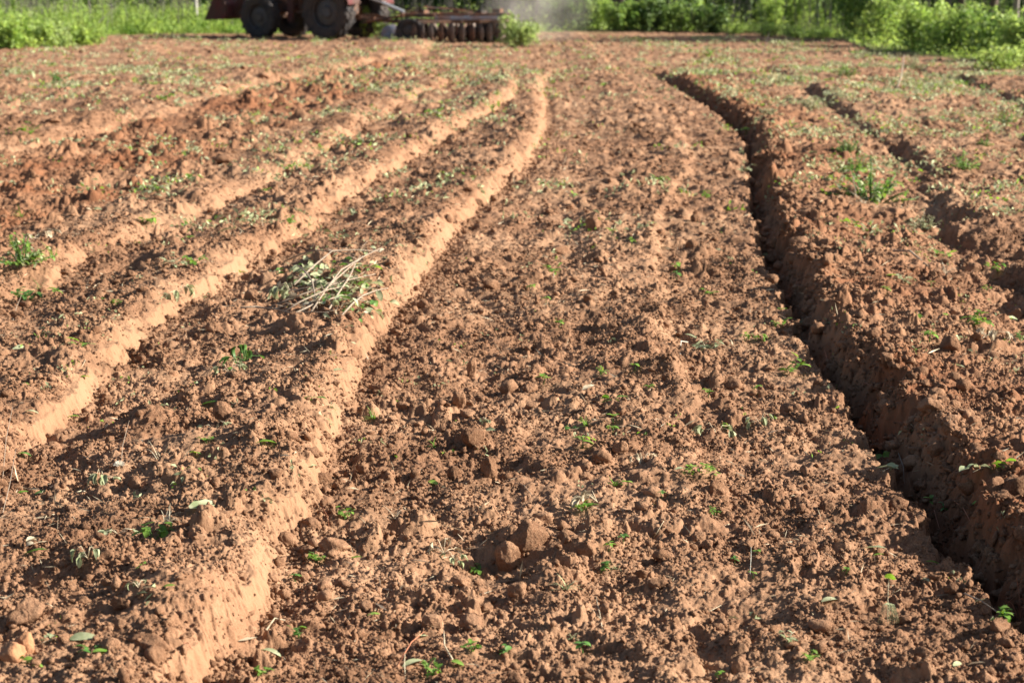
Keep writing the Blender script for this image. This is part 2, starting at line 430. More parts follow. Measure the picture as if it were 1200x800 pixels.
M = {}
M['dark_twig'] = plain_material('dark_twig', (.07, .05, .04), .9, var=.3, sc=60)
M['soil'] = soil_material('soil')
M['clod'] = soil_material('clod_soil', False)
M['orange_clod'] = plain_material('orange_clay', (.36, .175, .085), .95, var=.2, sc=40, bump=.5)
M['fresh_leaf'] = leaf_material('fresh_leaf', (.13, .28, .035), (.26, .42, .08), .42)
M['dark_leaf'] = leaf_material('dark_leaf', (.08, .20, .04), (.15, .30, .07), .35)
M['grey_leaf'] = leaf_material('grey_leaf', (.26, .31, .15), (.45, .47, .29), .25, .8)
M['straw'] = leaf_material('straw', (.38, .30, .19), (.62, .55, .40), .15, .8)
M['twig'] = plain_material('dry_twig', (.30, .235, .175), .9, var=.35, sc=60)
M['red_twig'] = plain_material('reddish_root', (.38, .15, .08), .9, var=.3, sc=60)
M['fluff'] = plain_material('pale_fluff', (.7, .68, .58), .95, var=.1, sc=60)
# ------------------------------------------------------------------ the ground: one sheet to the horizon
def axis_y():
    ys = list(np.linspace(-25, 0, 12)) + list(np.linspace(0.6, 4.55, 60))
    y = 4.58
    while y < 57:
        ys.append(y); y += 0.0037 * (y / 5) ** 1.42
    while y < 68:
        ys.append(y); y += .25
    while y < 1500:
        ys.append(y); y *= 1.08
    return np.array(ys)

def axis_t():
    fine = np.linspace(-1.12, 1.12, 1150)
    out = []; t = 1.12; d = 0.004
    while t < 60:
        d *= 1.13; t += d; out.append(t)
    out = np.array(out)
    return np.concatenate([-out[::-1], fine, out])

def build_ground():
    ys = axis_y(); ts = axis_t()
    n, m = len(ys), len(ts)
    Y = np.repeat(ys[:, None], m, 1); X = ts[None, :] * (0.2325 * np.maximum(ys, 3.0)[:, None] + .02)
    sx = np.abs(np.gradient(X, axis=1)); sy = np.gradient(ys)[:, None] * np.ones((1, m))
    sp = np.maximum(sx * 1.15, sy * np.where(ys > 12, .45, .7)[:, None])
    Z = np.empty((n, m), np.float32); A = [np.empty((n, m), np.float32) for _ in range(3)]
    for i in range(0, n, 96):
        s = slice(i, i + 96)
        z, a, b, c = height(X[s], Y[s], sp[s].astype(np.float32))
        Z[s] = z; A[0][s] = a; A[1][s] = b; A[2][s] = c
    GRID.update(ys=ys, ts=ts, Z=Z)
    V = np.stack([X, Y, Z], -1).reshape(-1, 3)
    idx = np.arange(n * m, dtype=np.int32).reshape(n, m)
    Fc = np.stack([idx[:-1, :-1], idx[:-1, 1:], idx[1:, 1:], idx[1:, :-1]], -1).reshape(-1, 4)
    me = np_mesh('ground', V, Fc, True)
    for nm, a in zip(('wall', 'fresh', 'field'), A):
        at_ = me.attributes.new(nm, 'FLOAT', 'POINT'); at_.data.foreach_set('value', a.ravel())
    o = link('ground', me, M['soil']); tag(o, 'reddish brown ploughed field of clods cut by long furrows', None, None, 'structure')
    print('ground', n, m)
    return o
build_ground()

# ------------------------------------------------------------------ loose crumbs of soil, too many to count
def ico(sub):
    import bmesh
    bm = bmesh.new(); bmesh.ops.create_icosphere(bm, subdivisions=sub, radius=1.0)
    v = np.array([tuple(x.co) for x in bm.verts]); f = np.array([[q.index for q in x.verts] for x in bm.faces]); bm.free()
    return v, f

def scatter_rocks(specs):
    VV = []; FF = []; off = 0
    for size, dens, ymax, sub, where in specs:
        v0, f0 = ico(sub)
        variants = []
        for k in range(10):
            rg = np.random.default_rng(100 + k)
            s = np.ones(len(v0))
            for _ in range(5):            # flat broken faces
                nrm = rg.normal(size=3); nrm /= np.linalg.norm(nrm); d = v0 @ nrm; lim = rg.uniform(.45, .8)
                s = np.where(d > lim, np.minimum(s, lim / np.maximum(d, 1e-3)), s)
            vv = v0 * s[:, None] * (1 + rg.normal(size=(len(v0), 1)) * (.19 if sub == 2 else .2))
            if sub > 2: vv = v0 * s[:, None] * (1 + .22 * fbm(v0[:, 0] * 1.7 + v0[:, 2] * .9 + 9 * k, v0[:, 1] * 1.7 - v0[:, 2], 5, 4, .6)[:, None] + rg.normal(size=(len(v0), 1)) * .035)
            variants.append(vv * np.array([1, rg.uniform(.65, 1), rg.uniform(.5, .9)]))
        y0 = 4.7; area = .2325 * 1.14 * (ymax ** 2 - y0 ** 2)
        n = int(area * dens)
        y = np.sqrt(RNG.random(n) * (ymax ** 2 - y0 ** 2) + y0 ** 2); x = (RNG.random(n) * 2 - 1) * .2325 * 1.14 * y
        if where:      # fallen crumbs along a furrow: (line, from, to)
            n = int(dens * (ymax - 4.8)); y = RNG.uniform(4.8, ymax, n); x = where[0](y) + where[1] + (where[2] - where[1]) * RNG.random(n) ** 1.3
        # gather in loose drifts; keep the smooth furrow faces nearly bare
        keep = RNG.random(n) < np.clip((.8 if where else .55) + .8 * perlin(x * 2.1, y * 2.1, 300) + .4 * perlin(x * 8, y * 8, 301), .08, 1)
        x, y = x[keep], y[keep]
        z, w, fr, fi = height(x, y)
        keep = (RNG.random(len(x)) > w * (.8 if where else 1.15)) & (fi > .8)
        x, y, z = x[keep], y[keep], z[keep]; n = len(x)
        s = size * np.exp(RNG.normal(size=n) * .33)
        a = RNG.random((n, 3)) * 2 * np.pi * np.array([1, .25, .25])
        ca, sa = np.cos(a), np.sin(a)
        Rm = np.empty((n, 3, 3))
        Rz = np.zeros((n, 3, 3)); Rz[:, 0, 0] = ca[:, 0]; Rz[:, 0, 1] = -sa[:, 0]; Rz[:, 1, 0] = sa[:, 0]; Rz[:, 1, 1] = ca[:, 0]; Rz[:, 2, 2] = 1
        Rx = np.zeros((n, 3, 3)); Rx[:, 0, 0] = 1; Rx[:, 1, 1] = ca[:, 1]; Rx[:, 1, 2] = -sa[:, 1]; Rx[:, 2, 1] = sa[:, 1]; Rx[:, 2, 2] = ca[:, 1]
        Rm = Rz @ Rx * (s * .5)[:, None, None]
        var = RNG.integers(0, 10, n); VA = np.stack(variants)[var]
        V = np.einsum('nij,nkj->nki', Rm, VA) + np.stack([x, y, z + s * .14], -1)[:, None, :]
        Fc = f0[None] + (np.arange(n) * len(v0))[:, None, None]
        VV.append(V.reshape(-1, 3)); FF.append(Fc.reshape(-1, 3) + off); off += n * len(v0)
        print('crumbs', size, n)
    me = np_mesh('soil_crumbs', np.concatenate(VV), np.concatenate(FF))
    o = link('soil_crumbs', me, M['clod']); tag(o, 'loose brown soil crumbs and small clods strewn over the ploughed beds', 'soil crumbs', None, 'stuff')
scatter_rocks([(.0065, 6500, 10.5, 1, None), (.011, 3000, 14, 1, None), (.018, 560, 25, 1, None), (.030, 70, 40, 2, None), (.050, 9, 55, 3, None),
    (.016, 420, 16, 1, (FR, .02, .30)), (.030, 220, 26, 2, (FR, .03, .34)), (.055, 34, 32, 3, (FR, .05, .38)),
    (.014, 170, 15, 1, (W1, -.02, .10)), (.028, 34, 24, 2, (W1, -.01, .09)), (.014, 150, 17, 1, (W2, -.02, .11)), (.030, 30, 28, 2, (W2, -.01, .10)), (.03, 25, 30, 2, (W3, -.02, .12))])
# ------------------------------------------------------------------ tractor and harrow
M['tyre'] = plain_material('tyre_rubber', (.018, .019, .023), .9, var=.3, sc=9, dirt=(.05, .04, .036), dirt_amt=.05, bump=.3)
M['maroon'] = plain_material('maroon_paint', (.10, .010, .013), .8, var=.15, sc=6, dirt=(.07, .03, .022), dirt_amt=.1)
M['rim'] = plain_material('rim_paint', (.06, .068, .08), .7, var=.2, sc=8, dirt=(.07, .06, .055), dirt_amt=.1)
M['iron'] = plain_material('dark_iron', (.05, .048, .047), .65, .3, var=.35, sc=12, dirt=(.22, .09, .04), dirt_amt=.3)
M['blue_grey'] = plain_material('blue_grey_paint', (.20, .25, .33), .6, var=.2, sc=9, dirt=(.2, .09, .045), dirt_amt=.45)
M['rust'] = plain_material('rusty_steel', (.17, .085, .05), .85, var=.35, sc=15, dirt=(.06, .045, .04), dirt_amt=.35)
M['disc'] = plain_material('worn_disc_steel', (.26, .22, .19), .7, .3, var=.4, sc=10, dirt=(.13, .07, .045), dirt_amt=.5)
M['chrome'] = plain_material('bright_rod', (.62, .62, .60), .3, .6, var=.1)
M['vinyl'] = plain_material('black_vinyl', (.03, .03, .03), .5, var=.2)
M['lamp'] = plain_material('lamp_lens', (.75, .62, .55), .2, var=.05)

def wheel(parent, name, r, wd, c, side, lugs):
    """tyre, rim and hub of one wheel whose axle lies along y; side is +1 where the outer face looks along +y"""
    t = MB(); h = wd / 2; ri = r * .56
    prof = [(ri, -h * .72), (ri * 1.08, -h * .86), (r * .78, -h), (r * .90, -h * .97), (r * .955, -h * .8), (r * .965, 0), (r * .955, h * .8), (r * .90, h * .97), (r * .78, h), (ri * 1.08, h * .86), (ri, h * .72)]
    t.lathe(prof, c, 'y', 48)
    for k in range(lugs):          # slanted lugs, alternately from either shoulder
        for sgn in (-1, 1):
            a0 = 2 * math.pi * (k + (0.5 if sgn > 0 else 0)) / lugs; a1 = a0 + 2 * math.pi / lugs * .75; wdt = 2 * math.pi / lugs * .30
            vs = []
            for (a, yy, rr) in ((a0, sgn * h * 1.0, r * .90), (a0 + .0, sgn * h * .93, r), (a1, sgn * h * .02, r)):
                for da in (-wdt / 2, wdt / 2):
                    for ins in (.935, 1.0):
                        q = rr * (ins if rr == r else ins * 1.0)
                        vs.append((c[0] + q * math.cos(a + da), c[1] + yy, c[2] + q * math.sin(a + da)))
            fs = []
            for s_ in (0, 4):
                i = s_
                fs += [(i, i + 1, i + 5, i + 4), (i + 2, i + 6, i + 7, i + 3), (i + 1, i + 3, i + 7, i + 5)]
            fs += [(0, 2, 3, 1), (8, 9, 11, 10)]
            t.add(vs, fs)
    w_ = empty(name, (0, 0, 0)); w_.parent = parent
    t.build('tyre', M['tyre'], w_)
    m = MB(); o = side
    m.lathe([(ri * 1.03, -h * .74), (ri * .97, -h * .6), (ri * .94, 0), (ri * .97, h * .6), (ri * 1.03, h * .74)], c, 'y', 40)
    m.lathe([(ri * .95, o * h * .1), (ri * .8, o * h * .30), (ri * .55, o * h * .42), (ri * .42, o * h * .46), (ri * .40, o * h * .62), (ri * .28, o * h * .70), (0.001, o * h * .70)], c, 'y', 40)
    for k in range(8):
        a = 2 * math.pi * k / 8; q = ri * .34
        m.lathe([(.014, 0), (.014, o * .03), (.001, o * .03)], (c[0] + q * math.cos(a), c[1] + o * h * .66, c[2] + q * math.sin(a)), 'y', 6)
    m.build('rim', M['rim'], w_)
    return w_

TR = empty('tractor', (-3.98, 53.75, ground_z(-4.4, 53.2)), R(150))
tag(TR, 'dark maroon farm tractor with raised bucket working along the grassy far edge of the field', 'tractor')
b = MB()
b.box((.25, 0, .78), (1.0, .42, .46), bev=.04).box((1.05, 0, .80), (.7, .36, .40), bev=.03).box((1.75, 0, .80), (.9, .40, .42), bev=.03)
b.tube([(0, -.60, .66), (0, .60, .66)], .11, 14).tube([(0, -.36, .66), (0, .36, .66)], .19, 16)
b.build('transmission', M['iron'], TR)
b = MB(); b.box((2.03, 0, .60), (.22, 1.05, .16), bev=.02).box((2.2, 0, .74), (.5, .34, .18), bev=.02); b.tube([(2.03, -.6, .52), (2.03, .6, .52)], .07, 12)
b.build('front_axle', M['iron'], TR)
b = MB()
hp = []
for x, zt, hw in ((.95, 1.50, .29), (1.4, 1.49, .30), (2.0, 1.42, .30), (2.42, 1.34, .28), (2.52, 1.22, .26)):
    hp.append([(x, -hw, .98), (x, -hw, zt - .10), (x, -hw + .09, zt - .02), (x, 0, zt), (x, hw - .09, zt - .02), (x, hw, zt - .10), (x, hw, .98)])
vs = [p for r_ in hp for p in r_]; fs = []
for i in range(4):
    for j in range(6): fs.append((i * 7 + j, (i + 1) * 7 + j, (i + 1) * 7 + j + 1, i * 7 + j + 1))
fs += [tuple(range(7)), tuple(range(34, 27, -1))]
hood = b.add(vs, fs).build('hood', M['maroon'], TR)
g = MB()
for k in range(7): g.box((2.53, 0, 1.02 + k * .028), (.02, .40, .010))
g.build('grille', M['iron'], hood)
for s in (-1, 1): MB().lathe([(.055, 0), (.055, .03), (.001, .035)], (2.51, s * .16, 1.24), 'x', 14).build('headlight', M['lamp'], hood)
for s in (-1, 1):
    f = MB(); pts = []
    for k in range(11):
        a = R(25 + k * 14); pts.append((math.cos(a) * .76, math.sin(a) * .76 + .66))
    vs = []
    for (x, z) in pts:
        for yy, dz in ((.46, 0), (.98, 0), (.98, -.05), (.46, -.03)): vs.append((x, s * yy, z + dz))
    fs = []
    for k in range(10):
        for j in range(4): fs.append((k * 4 + j, k * 4 + (j + 1) % 4, k * 4 + 4 + (j + 1) % 4, k * 4 + 4 + j))
    fs += [(0, 1, 2, 3), (43, 42, 41, 40)]
    f.add(vs, fs).build('fender', M['maroon'], TR)
MB().box((.55, 0, 1.02), (.9, 1.0, .05), bev=.01).build('platform', M['iron'], TR)
for s in (-1, 1):
    q = MB(); q.box((.80, s * .60, .62), (.30, .22, .03)); q.tube([(.68, s * .6, 1.0), (.68, s * .6, .62)], .015, 6); q.tube([(.92, s * .6, 1.0), (.92, s * .6, .62)], .015, 6); q.build('footstep', M['iron'], TR)
st = MB().box((.12, 0, 1.28), (.46, .50, .12), (0, R(-4), 0), .035).box((-.10, 0, 1.52), (.12, .48, .42), (0, R(-12), 0), .04).build('seat', M['vinyl'], TR)
sw = MB().tube([(.95, 0, 1.1), (.74, 0, 1.55)], .03, 8)
cx, cz = .72, 1.58
sw.tube([(cx + .19 * math.cos(a) * .9, .19 * math.sin(a), cz + .19 * math.cos(a) * .42) for a in np.linspace(0, 2 * math.pi, 25)], .014, 6)
for a in (0, 2.1, 4.2): sw.tube([(cx, 0, cz - .02), (cx + .19 * math.cos(a) * .9, .19 * math.sin(a), cz + .19 * math.cos(a) * .42)], .010, 5)
sw.build('steering_wheel', M['vinyl'], TR)
rb = MB().tube([(-.35, -.52, .95), (-.38, -.52, 2.25), (-.38, -.44, 2.34), (-.38, .44, 2.34), (-.38, .52, 2.25), (-.35, .52, .95)], .035, 8); rb.build('roll_bar', M['iron'], TR)
MB().tube([(1.5, -.2, 1.45), (1.5, -.2, 2.15), (1.44, -.2, 2.22)], .035, 10).build('exhaust', M['rust'], TR)
for s in (-1, 1):
    p = MB(); p.box((1.28, s * .47, .95), (.16, .07, 1.15), bev=.01).box((1.28, s * .34, .72), (.20, .30, .14), bev=.01); p.build('loader_mast', M['maroon'], TR)
    arm = MB()
    path = [(1.24, s * .47, 1.50), (1.9, s * .47, 1.46), (2.55, s * .47, 1.18), (2.98, s * .47, .62)]
    for p0, p1 in zip(path[:-1], path[1:]):
        p0, p1 = Vector(p0), Vector(p1); d = p1 - p0
        arm.box((p0 + p1) / 2, (d.length + .06, .075, .13), (0, -math.atan2(d.z, d.x), 0), .01)
    a_ = arm.build('loader_arm', M['maroon'], TR)
    MB().tube([(1.32, s * .47, .82), (1.75, s * .47, 1.08)], .04, 8).build('lift_cylinder', M['iron'], a_)
    MB().tube([(1.72, s * .47, 1.06), (2.25, s * .47, 1.36)], .02, 8).build('piston_rod', M['chrome'], a_)
MB().tube([(2.62, -.47, 1.08), (2.62, .47, 1.08)], .045, 8).build('cross_tube', M['maroon'], TR)
bk = MB(); prof = [(3.62, .40), (3.06, .42), (2.98, .50), (2.97, .78), (3.10, 1.02), (3.28, 1.08)]
vs = []; fs = []
for (x, z) in prof: vs += [(x, -.80, z), (x, .80, z)]
for (x, z) in prof: vs += [(x + .02, -.80, z + .025), (x + .02, .80, z + .025)]
n_ = len(prof)
for k in range(n_ - 1):
    fs.append((2 * k, 2 * k + 1, 2 * k + 3, 2 * k + 2)); o_ = 2 * n_; fs.append((o_ + 2 * k, o_ + 2 * k + 2, o_ + 2 * k + 3, o_ + 2 * k + 1))
bk.add(vs, fs)
for s in (-1, 1):
    vs = [(x, s * .80, z) for x, z in prof] + [(x, s * .825, z) for x, z in prof]
    bk.add(vs, [tuple(range(n_)), tuple(range(2 * n_ - 1, n_ - 1, -1))] + [(k, (k + 1) % n_, n_ + (k + 1) % n_, n_ + k) for k in range(n_)])
bk.build('bucket', M['maroon'], TR)
wheel(TR, 'rear_wheel', .66, .42, (0, .72, .66 - .03), 1, 20)
wheel(TR, 'rear_wheel', .66, .42, (0, -.72, .66 - .03), -1, 20)
wheel(TR, 'front_wheel', .52, .30, (2.03, .68, .52 - .03), 1, 18)
wheel(TR, 'front_wheel', .52, .30, (2.03, -.68, .52 - .03), -1, 18)
h_ = MB()
for s in (-1, 1): h_.box((-.62, s * .32, .52), (.85, .05, .07), (0, R(-6), 0))
h_.box((-.66, 0, .45), (.9, .10, .05)); h_.tube([(-.3, 0, 1.05), (-.95, 0, .88)], .03, 8)
h_.build('hitch', M['iron'], TR)

# disc harrow pulled behind it
HX, HY = -1.45, 52.9
hz = ground_z(HX, HY)
HR = empty('disc_harrow', (HX, HY, hz - .04), R(-4))
HR.scale = (1, 1, .84); tag(HR, 'rusty disc harrow with rows of steel discs trailing behind the tractor', 'harrow')
fr = MB()
for yy in (-.55, .55): fr.box((.15, yy, .78), (2.55, .10, .10), bev=.01)
for xx in (-1.08, -.35, .45, 1.35): fr.box((xx, 0, .775), (.09, 1.25, .09), bev=.01)
fr.box((.45, -.66, .70), (1.5, .06, .10), bev=.01, mi=1)
for xx, yy, zz in ((-.6, -.2, .86), (.1, .3, .88), (.75, -.3, .85), (1.1, .2, .88)): fr.box((xx, yy, zz), (.16, .22, .12), (0, 0, xx), .01)
fr.tube([(-1.3, -.4, .80), (-.6, -.3, 1.0), (.1, .1, .92), (.5, .3, .84)], .018, 6); fr.tube([(-1.2, .2, .80), (-.2, .1, .98), (.9, -.3, .86)], .016, 6)
fr.build('frame', [M['iron'], M['blue_grey']], HR)
def gang(y, yaw, n, flip):
    g_ = empty('disc_gang', (.2, y, 0), R(yaw)); g_.parent = HR
    q = MB().tube([(-1.2, 0, .27), (1.25, 0, .27)], .028, 8); q.box((0, 0, .60), (2.4, .09, .09), bev=.01)
    for xx in (-.9, 0, .9): q.box((xx, 0, .43), (.05, .07, .34))
    q.build('axle', M['rust'], g_)
    for k in range(n):
        x = -1.12 + 2.3 * k / (n - 1) + .03 * math.sin(k * 5.3 + y * 9)
        d = MB(); s = flip
        d.lathe([(.02, 0), (.12, s * .010), (.22, s * .035), (.31, s * .075), (.312, s * .080), (.305, s * .084), (.22, s * .043), (.12, s * .018), (.02, s * .008)], (x, 0, .27), 'x', 28)
        d.build('disc', M['disc'] if k % 3 else M['rust'], g_)
        d = MB().box((x + .06 * s, .16, .42), (.03, .30, .05), (R(-35), 0, 0)); d.build('scraper', M['iron'], g_)
gang(-.62, 16, 11, 1); gang(.60, -17, 11, -1)
for xx in (-.86, .95): wheel(HR, 'transport_wheel', .33, .19, (xx - .0, -.05 if xx > 0 else -.95, .37), -1, 14)
MB().box((-.86, -.60, .52), (.07, .75, .07), (R(20), 0, 0)).build('wheel_arm', M['iron'], HR)
sh = MB(); vs = []
for k in range(9):
    a = R(-10 + k * 25); vs += [(-1.22 + .20 * math.cos(a), -.98, .30 + .20 * math.sin(a)), (-1.22 + .20 * math.cos(a), -.70, .30 + .20 * math.sin(a))]
MB().lathe([(.02, 0), (.12, .015), (.22, .04), (.27, .07), (.272, .08), (.12, .03), (.02, .01)], (-1.30, -.78, .26), 'y', 28).build('end_disc', M['blue_grey'], HR)
MB().tube([(-1.58, -.30, 1.12), (-1.05, -.42, .86)], .045, 10).build('hydraulic_cylinder', M['chrome'], HR)
MB().tube([(-1.95, -.10, 1.25), (-1.56, -.29, 1.11)], .022, 8).build('cylinder_rod', M['chrome'], HR)
db = MB(); db.box((-1.60, -.05, .62), (1.15, .09, .09), (0, R(6), R(-6)), .01); db.tube([(-1.2, .5, .74), (-2.1, .06, .55)], .035, 8); db.tube([(-1.2, -.5, .74), (-2.1, -.02, .55)], .035, 8)
db.build('drawbar', M['iron'], HR)

# fence post beyond the tractor
X, Y = at(230, 38)
pw = MB()
pw.tube([(0, 0, -.2), (.004, 0, .4), (-.004, .004, .9), (.006, 0, 1.35), (0, 0, 1.55)], [.062, .058, .055, .052, .046], 12)
po = empty('fence_post', (X, Y, .0)); tag(po, 'pale weathered wooden fence post standing in grass ahead of the tractor', 'fence post')
M['old_wood'] = plain_material('weathered_wood', (.46, .44, .42), .9, var=.3, sc=18, dirt=(.22, .2, .18), dirt_amt=.3, bump=.4)
pw.build('post', M['old_wood'], po, True)
MB().tube([(0, -.058, 1.2), (.05, -.05, 1.21), (.06, .04, 1.2), (0, .056, 1.19), (-.06, .02, 1.2), (-.05, -.04, 1.21), (0, -.06, 1.2)], .004, 5).build('wire_loop', M['iron'], po)
# ------------------------------------------------------------------ foliage
M['grass'] = leaf_material('verge_grass', (.19, .32, .06), (.36, .47, .13), .45, .6, 2.5)
M['bush'] = leaf_material('bush_leaves', (.14, .25, .06), (.28, .40, .11), .42, .5, 3)
M['bush_bright'] = leaf_material('bright_bush_leaves', (.24, .37, .09), (.40, .52, .17), .45, .5, 3)
M['bush_dark'] = leaf_material('dark_bush_leaves', (.065, .14, .035), (.16, .24, .075), .355, .5, 3)
M['pale'] = leaf_material('pale_weed_leaves', (.26, .36, .12), (.36, .46, .18), .45, .6, 3)
M['bark'] = plain_material('dark_bark', (.10, .075, .06), .95, var=.35, sc=9, bump=.6)
M['grey_bark'] = plain_material('grey_bark', (.24, .21, .19), .95, var=.3, sc=9, bump=.5)

def leaf_cloud(Pt, D, Ln, Wd, rng, fold=.35, droop=.25):
    n = len(Pt)
    D = D / np.maximum(np.linalg.norm(D, axis=1, keepdims=True), 1e-6)
    q = rng.normal(size=(n, 3)); S = np.cross(D, q); S /= np.maximum(np.linalg.norm(S, axis=1, keepdims=True), 1e-6)
    U = np.cross(S, D)
    L_, W_ = Ln[:, None], Wd[:, None]
    base = Pt; tip = Pt + D * L_ - np.array([0, 0, 1.0]) * L_ * droop
    mid = Pt + D * L_ * .45
    a = mid + S * W_ * .5 + U * W_ * fold; c = mid - S * W_ * .5 + U * W_ * fold
    V = np.stack([base, a, tip, c], 1).reshape(-1, 3)
    k = (np.arange(n) * 4)[:, None]
    Fc = np.concatenate([k + np.array([[0, 1, 2]]), k + np.array([[0, 2, 3]])], 1).reshape(-1, 3)
    return V, Fc

def cloud_obj(name, parts, mat, parent=None):
    off = 0; VV = []; FF = []
    for v, f in parts: VV.append(v); FF.append(f + off); off += len(v)
    return link(name, np_mesh(name, np.concatenate(VV), np.concatenate(FF)), mat, parent)

def verge_xy(n, x0, x1, y0, y1, rng, lo=-.3):
    X = rng.uniform(x0, x1, n); Y = rng.uniform(y0, y1, n)
    k = edge_dist(X, Y) < lo
    return X[k], Y[k]

# grass of the verge: tall and dense at the left, short elsewhere
rg = np.random.default_rng(40)
cl = []
X, Y = verge_xy(90000, -19, -4.2, 44, 66, rg, -.15)
hh = .26 + .40 * sstep(.2, 3.0, -edge_dist(X, Y)) + .38 * perlin(X * .9, Y * .9, 401) + .22 * perlin(X * 3, Y * 3, 402)
hh = np.maximum(hh, .12)
hh = hh * rg.uniform(.5, 1.15, len(X)) * (1 - .45 * sstep(-7.5, -5.5, X))
D = np.stack([rg.normal(size=len(X)) * .33, rg.normal(size=len(X)) * .33, np.ones(len(X))], 1)
cl.append(leaf_cloud(np.stack([X, Y, np.full(len(X), .0)], 1), D, hh, rg.uniform(.016, .034, len(X)), rg, .2, .2))
k = rg.random(len(X)) < .55
X2, Y2, h2 = X[k], Y[k], hh[k]
D = rg.normal(size=(len(X2), 3)) * np.array([1, 1, .5]) + np.array([0, 0, .35])
cl.append(leaf_cloud(np.stack([X2, Y2, h2 * rg.uniform(.3, 1.05, len(X2))], 1), D, rg.uniform(.05, .13, len(X2)), rg.uniform(.025, .055, len(X2)), rg))
X, Y = verge_xy(60000, -18, 18, 38, 70, rg, -.1)
D = np.stack([rg.normal(size=len(X)) * .5, rg.normal(size=len(X)) * .5, np.ones(len(X))], 1)
cl.append(leaf_cloud(np.stack([X, Y, np.full(len(X), .0)], 1), D, rg.uniform(.06, .26, len(X)), rg.uniform(.015, .04, len(X)), rg, .2, .3))
# a ragged belt of mixed weeds and dead stalks fills the whole verge
for n_, lo_, hi_, h0, h1, a_, b_ in ((60000, -.2, -4.5, .15, .75, .03, .10), (70000, -.05, -3.2, .25, .95, .03, .09), (26000, -.3, -3.0, .2, 1.1, .02, .05)):
    X = rg.uniform(-17, 17, n_); Y0_ = rg.uniform(38, 66, n_); ed_ = edge_dist(X, Y0_); k = (ed_ < lo_) & (ed_ > hi_) & ((X < -7) | (X > (5.5 if lo_ == -.05 else .6)) | (ed_ < -1.8)); X, Y0_, ed_ = X[k], Y0_[k], ed_[k]
    top = (h0 + (h1 - h0) * sstep(-.5, .6, perlin(X * 1.3, Y0_ * 1.3, 411) + .6 * perlin(X * 5, Y0_ * 5, 412))) * np.clip(-ed_ / 1.2, .25, 1)
    zz = top * rg.random(len(X)) ** .7
    cl.append(leaf_cloud(np.stack([X, Y0_, zz], 1), rg.normal(size=(len(X), 3)) * np.array([1, 1, .7]) + np.array([0, 0, .6]), rg.uniform(a_, b_ + .04, len(X)), rg.uniform(a_ * .5, b_ * .5, len(X)), rg))
g_ = cloud_obj('grass', cl, M['grass']); tag(g_, 'tall bright green grass and herbs growing along the field verge', 'grass', None, 'stuff')

def bush(px, by, h, wd, mat, label, group='bushes along the far edge of the field', n=2200, leaf=.075, feather=False, seed=0, depth=None, name='bush', cat='bush'):
    X, Y = at(px, by); rg = np.random.default_rng(900 + int(px) + seed)
    o = empty(name, (X, Y, 0)); tag(o, label, cat, group)
    ns = max(5, int(wd * 14)); st = MB(); Pts = []; Ds = []
    dp = depth or wd * .8
    for k in range(ns):
        a = rg.uniform(0, 2 * math.pi); r0 = rg.uniform(0, .3)
        bx, by_ = math.cos(a) * r0 * wd, math.sin(a) * r0 * dp
        hs = h * rg.uniform(.4, 1.2); lx, ly = bx + math.cos(a) * wd * rg.uniform(.05, .35), by_ + math.sin(a) * dp * rg.uniform(.05, .35)
        pts = [(bx, by_, -.05), ((bx * .7 + lx * .3), (by_ * .7 + ly * .3), hs * .4), (lx * .8 + bx * .2, ly * .8 + by_ * .2, hs * .75), (lx, ly, hs)]
        st.tube(pts, [.014, .010, .006, .003], 5)
        m = int(n / ns); t = rg.uniform(.08, 1, m) ** .8
        P0 = np.array(pts); seg = np.clip(t * 3, 0, 2.999).astype(int); fr = (t * 3 - seg)[:, None]
        c = P0[seg] * (1 - fr) + P0[seg + 1] * fr
        sp = (.16 if feather else .33) * wd * (1 - .45 * t)[:, None]
        # leaves gather in small clumps
        cc = rg.normal(size=(8, 3)) * .8
        off = rg.normal(size=(m, 3)) * .35 + cc[rg.integers(0, 8, m)]
        c = c + off * sp * np.array([1, dp / wd, .6]) * .55
        c[:, 2] = np.abs(c[:, 2]) + .02
        Pts.append(c); d = rg.normal(size=(m, 3)) + np.array([0, 0, .9 if feather else .3]); Ds.append(d)
    Pts = np.concatenate(Pts); Ds = np.concatenate(Ds)
    Ln = leaf * rg.uniform(.6, 1.4, len(Pts)); Wd = Ln * (.28 if feather else .6)
    st.build('stem', M['bark'], o)
    cloud_obj('foliage', [leaf_cloud(Pts, Ds, Ln, Wd, rg)], mat, o)
    return o

